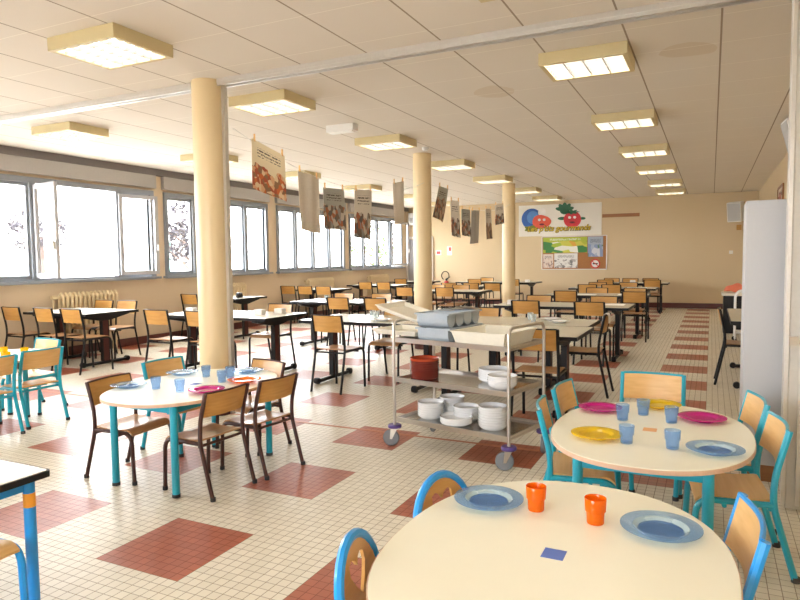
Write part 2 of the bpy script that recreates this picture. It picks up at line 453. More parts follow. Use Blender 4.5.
for k, (y0, y1) in enumerate(BAYS):
    w = struct(empty('window_%d' % (k + 1)))
    fm = MB(); frame_bars(fm, y0, y1, ZS, ZT, XL - .02, .085, .12)
    n = 4; st = (y1 - y0) / n
    muls = [1, 2, 3]
    opens = {2: [2], 5: [], 3: [], 4: []}.get(k, [])
    for j in muls:
        if j in opens: continue
        fm.box((XL - .02, y0 + j * st, (ZS + ZT) / 2), (.11, .10, ZT - ZS - .16))
    fm.build('window_frame', M_WFRAME, w)
    MB().box((XL + .05, (y0 + y1) / 2, ZS + .03), (.14, y1 - y0 + .1, .04)).build('window_sill', M_WFRAME, w)
    MB().box((XL + .035, (y0 + y1) / 2, 2.965), (.09, y1 - y0 + .06, .235)).build('shutter_box', M_SHUT, w)
    for j in range(n):
        if k == 2 and j in (1, 2): continue
        if k == 5 and j == 3: continue
        sb = MB(); frame_bars(sb, y0 + j * st + .03, y0 + (j + 1) * st - .03, ZS + .08, ZT - .08, XL - .03, .055, .05)
        sb.build('sash_frame', M_WFRAME, w)
        MB().box((XL - .03, y0 + (j + .5) * st, (ZS + ZT) / 2), (.006, st - .12, ZT - ZS - .2)).build('pane', G, w)
    if k == 2:
        sash(w, y0 + st + .02, st - .06, -103)
        sash(w, y0 + 3 * st - .02, st - .06, -13)
    if k == 5:
        sash(w, y0 + 3 * st + .02, st - .10, -22)

w = struct(empty('window_7'))  # unseen window, added to throw daylight on the near tables
fm = MB()
for i in range(5): fm.box((FX0 + .04 + i * (FX1 - FX0 - .08) / 4, YN - .03, (FZ0 + FZ1) / 2), (.09, .11, FZ1 - FZ0))
for z in (FZ0 + .04, FZ1 - .04): fm.box(((FX0 + FX1) / 2, YN - .03, z), (FX1 - FX0, .11, .08))
fm.build('window_frame', M_WFRAME, w)
for i in range(4): MB().box((FX0 + .04 + (i + .5) * (FX1 - FX0 - .08) / 4, YN - .03, (FZ0 + FZ1) / 2), ((FX1 - FX0 - .08) / 4 - .08, .006, FZ1 - FZ0 - .14)).build('pane', G, w)

# doors in the far left corner
d = struct(empty('door_1'))
MB().box((-8.86, YB - .02, 1.08), (.86, .05, 2.12)).build('door_leaf', plain('grey_door', (.34, .33, .33), .5), d)
fm = MB(); fm.box((-9.31, YB - .03, 1.09), (.06, .08, 2.18)); fm.box((-8.40, YB - .03, 1.09), (.06, .08, 2.18)); fm.box((-8.86, YB - .03, 2.2), (.97, .08, .06))
fm.build('door_frame', plain('white_trim', (.72, .68, .62), .5), d)
MB().box((-8.52, YB - .08, 1.25), (.05, .05, .30)).build('door_handle', M_BLACK, d)

# columns
CX = (-4.37, -4.30, -4.27)
for i, y in enumerate((4.84, 9.75, 14.66)):
    c = MB().lathe([(.150, .0), (.150, ZC - .0)], (CX[i], y, 0), 48).build('column', M_COLUMN, smooth=True); struct(c)
    MB().lathe([(.154, .0), (.154, .10)], (CX[i], y, 0), 48).build('column_plinth', M_BASEB, c, smooth=True)
    if i == 0:
        g = MB().box((-4.205, 4.88, ZC / 2), (.035, .05, ZC)).build('guide_channel', M_ALU, c)

# folding partition parked at the right wall
t = empty('folding_partition', (.415, 4.5, 0)); tag(t, 'beige grey folding partition parked flat against the right wall', 'partition')
for j in range(5):
    MB().box((.055 + j * .13, .0 + (.03 if j % 2 else 0), 1.58), (.11, .36, 3.16)).build('panel', M_PART, t, bevel=.008)
MB().box((-.012, -.185, 1.58), (.02, .02, 3.1)).build('edge_profile', M_ALU, t)
MB().box((.06, -.195, 1.58), (.02, .016, 3.1)).build('edge_profile', M_ALU, t)
l = MB().tube([(.0, -.20, 1.0), (.10, -.205, .985)], .012, 8); l.box((.02, -.2, 1.0), (.05, .03, .05)); l.build('latch', M_STEEL, t)

t = empty('storage_cabinet', (.51, 4.98, 0)); tag(t, 'tall white sheet-metal cabinet behind the folding partition', 'cabinet')
MB().box((.0, .0, .98), (.62, .40, 1.74)).build('body', M_CAB, t, bevel=.006)
MB().box((.0, .0, .055), (.60, .38, .11)).build('plinth', M_WBROWN, t)

# ---------------------------------------------------------------- ceiling fittings
def make_lamp():
    r = empty('ceiling_light')
    hx, hy = .355, .285
    m = MB(); z0, z1 = -.115, 0
    for (cx, cy, sx, sy) in ((0, -hy + .02, 2 * hx, .04), (0, hy - .02, 2 * hx, .04), (-hx + .02, 0, .04, 2 * hy - .08), (hx - .02, 0, .04, 2 * hy - .08)):
        m.box((cx, cy, -.05), (sx, sy, .10))
    m.box((0, 0, -.008), (2 * hx - .08, 2 * hy - .08, .016))
    m.build('housing', M_HOUS, r, bevel=.004)
    dg = MB().box((0, 0, -.056), (2 * hx - .085, 2 * hy - .085, .01)).build('diffuser', M_LAMP, r)
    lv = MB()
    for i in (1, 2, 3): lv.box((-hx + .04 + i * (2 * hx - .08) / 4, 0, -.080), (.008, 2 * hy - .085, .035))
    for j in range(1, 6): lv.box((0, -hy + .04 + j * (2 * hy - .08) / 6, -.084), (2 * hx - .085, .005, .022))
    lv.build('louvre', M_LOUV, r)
    return r
lamp0 = make_lamp(); used = [False]
ORD = ['first', 'second', 'third', 'fourth', 'fifth', 'sixth', 'seventh', 'eighth', 'ninth']
LROWS = [('right', -.985, [.9, 3.70, 5.76, 8.40, 10.95, 13.40, 16.0, 18.25]),
         ('middle', -4.22, [.9, 3.62, 5.66, 8.30, 10.85, 13.30, 15.9, 18.3]),
         ('window', -7.38, [.9, 3.0, 5.65, 8.17, 10.66, 13.3, 15.9, 18.4])]
vis0 = {'right': 5.76, 'middle': 3.62, 'window': 5.65}
for (rn, x, L) in LROWS:
    k = 0
    for y in L:
        o = lamp0 if not used[0] else copy_tree(lamp0)
        used[0] = True
        o.location = (x, y, ZC)
        if y >= vis0[rn] - .01:
            lab = 'beige louvred ceiling light, %s along the %s row from the front' % (ORD[k], rn); k += 1
        else:
            lab = 'beige louvred ceiling light overhead near the front of the %s row' % rn if y > 2 else 'beige louvred ceiling light behind the viewpoint in the %s row' % rn
        tag(o, lab, 'ceiling light', 'louvred ceiling lights')
t = MB().box((0, 0, -.045), (.40, .14, .09)).build('emergency_light', M_WHITEP, loc=(-4.26, 7.15, ZC), bevel=.01)
tag(t, 'small white emergency light box on the ceiling by the middle lamp row', 'emergency light')
MB().box((0, 0, -.095), (.34, .10, .012)).build('lens', plain('frosted_lens', (.85, .85, .82), .3), t)
t = MB().lathe([(.055, 0), (.055, -.02), (.035, -.05), (.01, -.05)], (0, 0, 0), 20).build('smoke_detector', M_WHITEP, smooth=True, loc=(-4.0, 9.2, ZC))
tag(t, 'small white smoke detector on the ceiling above the hanging drawings', 'smoke detector')

# ---------------------------------------------------------------- radiators
def radiator(y0, y1, label):
    t = empty('radiator', (XL + .095, y0, 0)); tag(t, label, 'radiator', 'cast-iron radiators under the windows')
    n = max(5, int((y1 - y0) / .075)); m = MB()
    for i in range(n):
        y = (i + .5) * (y1 - y0) / n
        for x in (-.042, .042):
            m.tube([(x, y, .30), (x, y, .96)], .024, 8)
        m.tube([(-.05, y, .93), (0, y, 1.0), (.05, y, .93)], .028, 8); m.tube([(-.05, y, .33), (0, y, .27), (.05, y, .33)], .028, 8)
    m.tube([(0, .02, .95), (0, y1 - y0 - .02, .95)], .03, 8); m.tube([(0, .02, .33), (0, y1 - y0 - .02, .33)], .03, 8)
    m.build('fins', M_RAD, t, smooth=True)
    v = MB().tube([(0, .0, .95), (0, -.10, .95), (0, -.10, .14), (-.06, -.10, .14)], .014, 8, fillet=.04); v.build('pipe', M_RAD, t, smooth=True)
    MB().lathe([(.03, -.05), (.035, 0), (.03, .05)], (0, -.08, .95), 12, 'y').build('valve', M_RAD, t, smooth=True)
    for y in (.08, y1 - y0 - .08): MB().box((0, y, .12), (.08, .03, .24)).build('foot', M_RAD, t)
radiator(6.75, 7.85, 'beige cast-iron radiator below the nearest window bay')
radiator(10.2, 11.25, 'beige cast-iron radiator below the second window bay')
radiator(13.7, 14.9, 'beige cast-iron radiator below the third window bay')
radiator(17.0, 18.2, 'beige cast-iron radiator below the farthest window bay')

# ---------------------------------------------------------------- chairs
def make_chair(name, S, HB, W, D, r, frame, seatm, backm, bh, feet=False, bars=True):
    """faces +y; origin on the floor under the seat; top of the backrest near y = -D/2-.05"""
    root = empty(name)
    yb = -D / 2 + .02; yf = D / 2
    for s in (-1, 1):
        x = s * W / 2
        MB().tube([(x, yb - .10, 0), (x, yb, S - .01), (x, yb - .005, S + .12), (x, yb - .06, HB)], r, 8, fillet=.09).build('leg', frame, root, smooth=True)
        MB().tube([(x, yf + .015, 0), (x, yf, S - .012), (x, yb, S - .012)], r, 8, fillet=.075).build('leg', frame, root, smooth=True)
    hw = W / 2 - r * .4
    def seat_fn(u, v):
        y = yb + (yf - yb + .005) * v
        z = S + .004 - .012 * math.sin(PI * min(1, v * 1.1)) - (0 if v < .8 else .035 * ((v - .8) / .2) ** 2)
        return ((u - .5) * 2 * hw, y, z)
    MB().sheet(seat_fn, 4, 12, .011, (0, 0, 1)).build('seat', seatm, root, smooth=True)
    def back_fn(u, v):
        x = (u - .5) * 2 * (W / 2 - r * .3)
        z = HB - bh + bh * v - .006
        base = yb - .005 - .055 * max(0, (z - S - .12) / (HB - S - .12))
        y = base - .028 * math.cos(PI * (u - .5)) + .002
        return (x, y, z)
    MB().sheet(back_fn, 10, 3, .010, (0, 1, 0)).build('backrest', backm, root, smooth=True)
    MB().tube([(p[0], p[1] + .005, p[2] + .004) for p in [back_fn(i / 10, 1) for i in range(11)]], r * .55, 6).build('top_rail', frame, root, smooth=True)
    cb = MB().tube([(-W / 2, yb + .01, S - .03), (W / 2, yb + .01, S - .03)], r * .75, 6)
    cb.build('crossbar', frame, root, smooth=True)
    MB().tube([(-W / 2, yf - .12, S - .035), (W / 2, yf - .12, S - .035)], r * .75, 6).build('crossbar', frame, root, smooth=True)
    if feet:
        legs = [c for c in root.children if c.name.startswith('leg')]
        i = 0
        for s in (-1, 1):
            for y in (yb - .10, yf + .015):
                MB().lathe([(r * 1.25, .0), (r * 1.25, .025)], (s * W / 2, y, 0), 10).build('foot', M_RUBBER, legs[i], smooth=True); i += 1
    return root

def make_round_chair(name, S, HB, W, D, r, frame, seatm, backm, hole):
    """child's chair whose back is one arched tube around a shaped board"""
    root = empty(name)
    yb = -D / 2 + .02; yf = D / 2
    for s in (-1, 1):
        x = s * W / 2
        MB().tube([(x, yb - .10, 0), (x, yb, S - .01)], r, 8).build('leg', frame, root, smooth=True)
        MB().tube([(x, yf + .015, 0), (x, yf, S - .012), (x, yb, S - .012)], r, 8, fillet=.075).build('leg', frame, root, smooth=True)
    ztop = HB; a = W / 2; b = a * 1.0
    zb0 = min(S + .10, HB - a - .03)
    arch = [(-a, yb, S - .01), (-a, yb - .02, zb0)]
    lean = lambda z: yb - .02 - .05 * (z - S - .10) / (HB - S - .10)
    zc = HB - b
    for i in range(0, 15):
        w = PI - PI * i / 14
        z = zc + b * math.sin(w)
        arch.append((a * math.cos(w), lean(z), z))
    arch += [(a, yb - .02, zb0), (a, yb, S - .01)]
    MB().tube(arch, r, 8).build('back_frame', frame, root, smooth=True)
    # shaped board with a cut-out
    bm = bmesh.new(); ai = a - r * .6
    out = [(-ai, zb0 + .02)] + [(ai * math.cos(PI - PI * i / 18), zc + ai * math.sin(PI - PI * i / 18)) for i in range(19)] + [(ai, zb0 + .02)]
    vo = [bm.verts.new((p[0], 0, p[1])) for p in out]
    hv = [bm.verts.new((p[0], 0, p[1] + zc + .06)) for p in hole]
    es = [bm.edges.new((L[i], L[(i + 1) % len(L)])) for L in (vo, hv) for i in range(len(L))]
    bmesh.ops.triangle_fill(bm, use_beauty=True, use_dissolve=False, edges=es)
    ext = bmesh.ops.extrude_face_region(bm, geom=list(bm.faces))
    for v in [g for g in ext['geom'] if isinstance(g, bmesh.types.BMVert)]: v.co.y += .010
    for v in bm.verts: v.co.y += lean(v.co.z) - .005
    bmesh.ops.recalc_face_normals(bm, faces=bm.faces)
    me = bpy.data.meshes.new('backrest'); bm.to_mesh(me); bm.free(); me.materials.append(backm)
    o = bpy.data.objects.new('backrest', me); COL.objects.link(o); o.parent = root
    hw = W / 2 - r * .4
    def seat_fn(u, v):
        y = yb + (yf - yb + .005) * v
        return ((u - .5) * 2 * hw, y, S + .004 - .012 * math.sin(PI * min(1, v * 1.1)) - (0 if v < .8 else .03 * ((v - .8) / .2) ** 2))
    MB().sheet(seat_fn, 4, 12, .011, (0, 0, 1)).build('seat', seatm, root, smooth=True)
    MB().tube([(-W / 2, yb + .01, S - .03), (W / 2, yb + .01, S - .03)], r * .75, 6).build('crossbar', frame, root, smooth=True)
    return root

PROTO = {}
def chair(kind, bx, by, face, label, group):
    """bx, by: where the top of the backrest is; face: angle of the sitter's gaze in degrees (0 = +x, 90 = +y)"""
    D = {'adult': .42, 'brown': .34, 'turq': .34, 'heart': .34, 'hook': .34, 'blue': .34, 'low': .34}[kind]
    if kind not in PROTO:
        if kind == 'adult': p = make_chair('dining_chair', .475, .875, .40, .42, .0140, M_BLACK, W_ADULT_SEAT, W_ADULT, .185)
        if kind == 'brown': p = make_chair('child_chair', .36, .675, .375, .34, .0135, M_BROWN, W_ADULT_SEAT, W_ADULT, .155, True)
        if kind == 'turq': p = make_chair('child_chair', .36, .70, .385, .34, .0155, M_TURQ, W_KID, W_KID, .165, True)
        if kind == 'blue': p = make_chair('child_chair', .36, .70, .385, .34, .0160, M_BLUE, W_KID, W_KID, .165, True)
        heart = [(q[0] * 1.25, q[1] * 1.25) for q in [(0, -.045), (.03, -.015), (.05, .012), (.048, .035), (.03, .042), (.01, .034), (0, .02), (-.01, .034), (-.03, .042), (-.048, .035), (-.05, .012), (-.03, -.015)]]
        hook = [(-.03, -.05), (-.018, -.052), (.0, -.03), (.014, .0), (.02, .03), (.03, .028), (.012, .055), (-.006, .034), (.004, .03), (-.002, .002), (-.014, -.026)]
        if kind == 'heart': p = make_round_chair('child_chair', .36, .69, .33, .34, .0155, M_BLUE, W_KID, W_ADULT, heart)
        if kind == 'low': p = make_round_chair('child_chair', .35, .565, .33, .34, .0155, M_BLUE, W_KID, W_ADULT, [(q[0], q[1] - .04) for q in hook])
        PROTO[kind] = p; o = p
    else:
        o = copy_tree(PROTO[kind])
    off = D / 2 - .02 + .06
    a = math.radians(face)
    o.location = (bx + math.cos(a) * off, by + math.sin(a) * off, 0)
    o.rotation_euler[2] = a - PI / 2
    tag(o, label, 'chair', group)
    return o

# ---------------------------------------------------------------- long tables
def long_table(x0, x1, y0, depth, label, along='x', Z=.777, inset=.20):
    L = (x1 - x0); cx, cy = (x0 + x1) / 2, y0 + depth / 2
    r = empty('dining_table', (cx, cy, 0), 0 if along == 'x' else PI / 2)
    if along == 'y': L, depth = depth, L
    tag(r, label, 'table', 'long dining tables')
    top = MB().rbox((0, 0, Z - .012), (L - .012, depth - .012, .024), .02).build('tabletop', M_LAM, r)
    eb = MB(); b = .012
    for (c, s) in (((0, -depth / 2 + b / 2, 0), (L - .02, b, .036)), ((0, depth / 2 - b / 2, 0), (L - .02, b, .036)), ((-L / 2 + b / 2, 0, 0), (b, depth, .036)), ((L / 2 - b / 2, 0, 0), (b, depth, .036))):
        eb.box((c[0], c[1], Z - .0195), s)
    eb.build('edge_band', M_BLACK, top)
    MB().box((0, 0, Z - .055), (L - .5, .05, .05)).build('crossbeam', M_BLACK, r)
    for s in (-1, 1):
        x = s * (L / 2 - inset)
        lg = MB().box((x, 0, (Z + .02) / 2), (.055, .10, Z - .09)).build('leg', M_PANEL, r, bevel=.004)
        e = MB()
        for q in (-1, 1): e.box((x, q * .053, (Z + .02) / 2), (.06, .012, Z - .09))
        e.build('edge_strip', M_BLACK, lg)
        arm = MB()
        arm.add([(x - .03, -depth / 2 + .03, Z - .03), (x + .03, -depth / 2 + .03, Z - .03), (x + .03, depth / 2 - .03, Z - .03), (x - .03, depth / 2 - .03, Z - .03),
                 (x - .03, -.09, Z - .13), (x + .03, -.09, Z - .13), (x + .03, .09, Z - .13), (x - .03, .09, Z - .13),
                 (x - .03, -depth / 2 + .03, Z - .06), (x + .03, -depth / 2 + .03, Z - .06), (x + .03, depth / 2 - .03, Z - .06), (x - .03, depth / 2 - .03, Z - .06)],
                [(0, 1, 2, 3), (8, 4, 5, 9), (4, 7, 6, 5), (7, 11, 10, 6), (0, 8, 9, 1), (3, 2, 10, 11), (0, 3, 11, 7, 4, 8), (1, 9, 5, 6, 10, 2)])
        arm.build('bracket', M_BLACK, lg)
        f = MB().tube([(x, -depth / 2 + .06, .032), (x, depth / 2 - .06, .032)], .024, 10)
        for q in (-1, 1): f.lathe([(.036, -.03), (.040, 0), (.036, .03)], (x, q * (depth / 2 - .08), .040), 12, 'x')
        f.build('foot_bar', M_BLACK, lg, smooth=True)
    return r

WN, MN, RN = 'by the windows', 'in the middle', 'on the right'
TB = {}
def T(key, x0, x1, y0, depth, desc, **kw):
    TB[key] = (x0, x1, y0, depth)
    return long_table(x0, x1, y0, depth, desc, **kw)
T('A', -9.15, -7.80, 6.08, .92, 'long black-edged table beside the radiator in the nearest window bay')
T('O', -9.15, -8.02, 9.50, .92, 'black-edged table against the second window bay, partly behind the column')
T('Q', -9.15, -8.06, 12.95, .92, 'black-edged table against the third window bay')
T('R', -9.15, -7.60, 15.45, .92, 'black-edged table against the farthest window bay')
T('S', -9.15, -7.75, 18.05, .90, 'black-edged table in the far left corner near the door')
T('B', -6.80, -4.95, 6.37, .95, 'long black-edged table just behind the nearest column')
T('P', -6.60, -4.72, 9.18, .92, 'long black-edged table left of the second column')
T('M', -6.25, -4.42, 12.95, .92, 'long black-edged table behind the second column, third in the middle row')
T('Tt', -6.90, -5.20, 15.30, .92, 'black-edged table left of the third column, fourth in the middle row')
T('N', -6.90, -4.50, 18.05, .90, 'long black-edged table along the back wall behind the third column')
T('C', -4.45, -2.76, 6.37, .92, 'black-edged table behind the left end of the steel trolley')
T('F', -2.72, -1.07, 5.83, .93, 'black-edged table behind the right end of the steel trolley')
T('G', -2.76, -1.13, 6.78, .80, 'black-edged table pushed behind the one at the trolley, holding plates and glasses', inset=.5)
T('H', -2.97, -1.02, 9.35, .95, 'long black-edged table second in the right row along the aisle')
T('I', -2.87, -1.02, 12.15, .92, 'long black-edged table third in the right row along the aisle')
T('J', -2.95, -1.08, 14.95, .92, 'long black-edged table fourth in the right row along the aisle')
T('K', -3.00, -1.00, 17.95, .90, 'long black-edged table last in the right row before the back wall')
long_table(.20, 1.02, 7.85, 1.85, 'black-edged table against the right wall behind the white cabinet', along='y')

GC = 'wooden dining chairs with black frames'
CH = [
 # near-side chairs
 ('A', [-8.97, -8.29, -7.72], 5.78, 90, 'black-framed wooden chair, %s of three before the table by the radiator'),
 ('B', [-6.44, -5.74], 6.06, 90, 'black-framed wooden chair, %s of two before the table behind the nearest column'),
 ('C', [-3.87], 6.10, 90, 'black-framed wooden chair before the table at the left end of the trolley'),
 ('F', [-1.38], 5.52, 90, 'black-framed wooden chair behind the trolley handle, facing the table there'),
 ('O', [-8.86, -8.18], 9.15, 90, 'black-framed wooden chair, %s of two before the table at the second window bay'),
 ('P', [-5.48, -4.80], 8.95, 90, 'black-framed wooden chair, %s of two before the table left of second column'),
 ('H', [-2.40, -1.50], 9.05, 90, 'black-framed wooden chair, %s of two before the second table along the aisle'),
 ('I', [-2.39, -1.20], 11.85, 90, 'black-framed wooden chair, %s of two before the third table along the aisle'),
 ('J', [-2.48, -1.97], 14.67, 90, 'black-framed wooden chair, %s of two before the fourth table along the aisle'),
 ('K', [-2.52, -1.36], 17.67, 90, 'black-framed wooden chair, %s of two before the last table along the aisle'),
 ('Q', [-9.10, -8.62, -8.12], 12.62, 90, 'black-framed wooden chair, %s of three before the table at the third bay'),
 ('M', [-6.02, -5.08], 12.62, 90, 'black-framed wooden chair, %s of two before the table behind the second column'),
 ('R', [-8.40, -7.85], 15.15, 90, 'black-framed wooden chair, %s of two before the table at the farthest bay'),
 ('T', [-5.91, -5.33, -4.78], 15.0, 90, 'black-framed wooden chair, %s of three before the table left of third column'),
 ('S', [-8.62], 17.8, 90, 'black-framed wooden chair before the table in the far left corner'),
 ('N', [-6.22, -5.09], 17.8, 90, 'black-framed wooden chair, %s of two before the table along the back wall'),
 # far-side chairs
 ('Af', [-8.93, -8.42], 7.32, 270, 'black-framed wooden chair, %s of two behind the table, backed by the radiator'),
 ('Bf', [-5.50], 7.45, 270, 'black-framed wooden chair on the far side of the nearest column table'),
 ('Cf', [-3.58], 7.36, 270, 'black-framed wooden chair facing the trolley across the table at its left end'),
 ('Gf', [-2.56], 7.68, 270, 'black-framed wooden chair facing the trolley across the doubled tables'),
 ('Hf', [-2.52, -1.50], 10.40, 270, 'black-framed wooden chair, %s of two on the far side of second aisle table'),
 ('If', [-2.03, -1.32], 13.17, 270, 'black-framed wooden chair, %s of two on the far side of third aisle table'),
 ('Jf', [-2.45, -1.75], 15.97, 270, 'black-framed wooden chair, %s of two on the far side of fourth aisle table'),
 ('Kf', [-2.53, -2.03, -1.50], 18.98, 270, 'black-framed wooden chair, %s of three between the last aisle table and back wall'),
 ('Nf', [-6.26], 19.12, 270, 'black-framed wooden chair facing out from the back wall, left of third column'),
 ('Mf', [-5.80, -5.2], 13.97, 270, 'black-framed wooden chair, %s of two beyond the table behind the second column'),
 ('Pf', [-6.1, -5.3], 10.2, 270, 'black-framed wooden chair, %s of two beyond the table left of second column'),
]
for (k, xs, y, face, lab) in CH:
    names = {1: [''], 2: ['left', 'right'], 3: ['left', 'middle', 'right']}[len(xs)]
    for x, nm in zip(xs, names):
        chair('adult', x, y + random.uniform(-.02, .02), face + random.uniform(-3, 3), lab % nm if '%s' in lab else lab, GC)
chair('adult', -1.00, 7.18, 180, 'black-framed wooden chair sideways at the aisle end, white napkin on it', GC)
chair('adult', .10, 8.40, 0, 'black-framed wooden chair seen side-on before the cabinet-hidden right table', GC)

# ---------------------------------------------------------------- children's tables
def oval(a, b, n=64, e=2.3):
    out = []
    for i in range(n):
        t = 2 * PI * i / n; c, s = math.cos(t), math.sin(t)
        out.append((a * math.copysign(abs(c) ** (2 / e), c), b * math.copysign(abs(s) ** (2 / e), s)))
    return out
def kid_table(cx, cy, label, a=.47, b=.645, Z=.62, top=M_LAMC, sticker=None, frame=M_TURQ, rot=0, legs=(.27, .48, .48)):
    r = empty('oval_table', (cx, cy, 0), rot); tag(r, label, 'table', "children's oval tables")
    o = oval(a, b)
    tp = MB().prism([(x * .992, y * .994) for x, y in o], Z - .020, Z).build('tabletop', top, r, bevel=0)
    MB().prism(o, Z - .022, Z - .003).build('edge_band', W_EDGE, tp)
    if sticker:
        MB().box((0, 0, Z + .0006), (.065, .065, .0012)).build('sticker', sticker, tp)
    ap = MB(); lx, yn, yf = legs[0], -legs[1], legs[2]
    for y in (yn, yf): ap.box((0, y, Z - .055), (2 * lx, .022, .05))
    for s in (-1, 1): ap.box((s * lx, (yn + yf) / 2, Z - .055), (.022, yf - yn, .05))
    ap.build('apron', frame, r)
    for sx in (-1, 1):
        for y in (yn, yf):
            lg = MB().tube([(sx * lx, y, .012), (sx * lx, y, Z - .03)], .024, 16).build('leg', frame, r, smooth=True)
            MB().lathe([(.026, 0), (.026, .022)], (sx * lx, y, 0), 16).build('foot', M_RUBBER, lg, smooth=True)
    return r
ZK = .62
FT = (-.405, 1.86); RT = (-.265, 3.43); LT = (-3.31, 3.45); YT = (-6.10, 3.62)
kid_table(*FT, 'cream oval table nearest the camera with blue plates and orange cups', sticker=M_BLUES, frame=M_BLUE, legs=(.12, .55, .55), a=.495)
kid_table(*RT, 'cream oval table with turquoise legs, magenta and yellow plates, right of centre', sticker=M_ORS, legs=(.27, .48, .34))
kid_table(*LT, 'cream oval table with turquoise legs ringed by brown chairs, before the nearest column', sticker=M_BLUES, a=.475, b=.67)
kid_table(*YT, 'oval table with yellow cups cut off by the left picture edge', legs=(.13, .48, .34))
# square-cornered table at the left edge
r = empty('school_table', (-3.17, 1.47, 0)); tag(r, 'white-topped black-edged school table with blue legs at lower left edge', 'table')
tp = MB().rbox((0, 0, ZK - .010), (1.28, .58, .02), .02).build('tabletop', M_LAMW, r)
MB().rbox((0, 0, ZK - .016), (1.30, .60, .026), .025).build('edge_band', M_BLACK, tp)
ap = MB()
for s in (-1, 1): ap.box((0, s * .235, ZK - .055), (1.12, .025, .05)); ap.box((s * .575, 0, ZK - .055), (.025, .47, .05))
ap.build('apron', M_BLUE, r)
for sx in (-1, 1):
    for sy in (-1, 1):
        lg = MB().tube([(sx * .585, sy * .235, .0), (sx * .585, sy * .235, ZK - .03)], .024, 16).build('leg', M_BLUE, r, smooth=True)
        MB().tube([(sx * .585, sy * .235, .47), (sx * .585, sy * .235, .53)], .0246, 16).build('tape_band', M_ORANGE, lg, smooth=True)
MB().lathe([(.006, 0), (.009, .01), (.009, .02)], (.62, -.10, ZK - .05), 10, 'x').build('bolt', M_BLACK, r)

GK = "children's chairs"
chair('turq', -.83, 3.48, 10, 'turquoise child chair, nearer of two on the trolley side of the right table', GK)
chair('turq', -.835, 4.045, -4, 'turquoise child chair, farther of two on the trolley side of the right table', GK)
chair('turq', -.345, 4.64, 270, 'turquoise child chair at the far end of the magenta-plated table', GK)
chair('turq', .25, 4.07, 190, 'turquoise child chair, farther of two in front of the white cabinet', GK)
chair('turq', .31, 3.53, 187, 'turquoise child chair, nearer of two by the partition with its legs showing', GK)
chair('blue', .13, 2.20, 186, 'bright blue child chair at the right side of the nearest oval table', GK)
chair('heart', -.897, 2.17, -14, 'blue arched child chair with heart cut-out, nearer the left blue plate', GK)
chair('heart', -.925, 1.575, 11, 'blue arched child chair with heart cut-out at the bottom picture edge', GK)
chair('brown', -2.80, 3.20, 176, 'brown-framed child chair, nearer of two on the right of the oval table', GK)
chair('brown', -2.73, 3.66, 174, 'brown-framed child chair, farther of two on the right of the oval table', GK)
chair('brown', -3.87, 3.18, 4, 'brown-framed child chair at the left side of the oval table', GK)
chair('turq', -4.02, 3.83, -3, 'turquoise child chair among the brown ones, left of the nearest column', GK)
chair('brown', -3.27, 4.25, 258, 'brown-framed child chair at the far side of the oval table, by the column', GK)
chair('turq', -5.55, 3.86, 178, 'turquoise child chair, right of two at the yellow-cup table, seen from behind', GK)
chair('turq', -5.47, 3.36, 178, 'turquoise child chair cut by the left edge at the yellow-cup table', GK)
chair('turq', -6.26, 4.42, 268, 'turquoise child chair on the far side of the yellow-cup table', GK)
chair('low', -2.90, 1.44, 2, 'bright blue child chair tucked under the school table at lower left', GK)

# ---------------------------------------------------------------- tableware
def cup_mesh():
    prof = [(.001, .003), (.025, .003), (.0265, .0), (.028, .004), (.0295, .036), (.0305, .040), (.0335, .042), (.0355, .084), (.0345, .0855), (.0335, .083), (.0315, .045), (.0275, .04), (.0255, .008), (.001, .008)]
    return MB().lathe(prof, n=20, cap=False)
BASEP = [(.001, .003), (.064, .003), (.068, .0), (.071, .003), (.069, .0085), (.064, .0078), (.001, .0075)]
WALLP = [(.071, .003), (.086, .0145), (.084, .0190), (.0825, .0180), (.069, .0085)]
RIMP = [(.086, .0145), (.121, .0175), (.124, .0185), (.124, .0205), (.121, .0215), (.084, .0190)]
def make_plate(mat, wmat, rmat):
    p = MB().lathe(BASEP, n=36, cap=False).build('plate', mat, smooth=True)
    MB().lathe(WALLP, n=36, cap=False).build('well_wall', wmat, p, smooth=True)
    MB().lathe(RIMP, n=36, cap=False).build('rim', rmat, p, smooth=True)
    return p
T_BLUED = translucent('deep_blue_tint', (.16, .32, .62), .70, .06, tint=(.52, .70, .92))
T_PALE = translucent('wall_highlight_tint', (.62, .76, .80), .72, .05, tint=(.90, .96, 1.0))  # paler tint paints in the highlight on the plate's sloping wall
TW = {}
def ware(kind, x, y, z, mat, label, cat, group, s=1.0):
    key = (kind, mat.name)
    if key not in TW:
        if kind == 'drinking_cup': o = cup_mesh().build(kind, mat, smooth=True)
        elif mat is T_BLUE: o = make_plate(T_BLUED, T_PALE, T_BLUE)
        else: o = make_plate(mat, mat, mat)
        TW[key] = o
    else:
        o = copy_tree(TW[key])
    o.location = (x, y, z + .0008); o.scale = (s, s, s); o.rotation_euler[2] = random.uniform(0, 6)
    tag(o, label, cat, group)
    return o
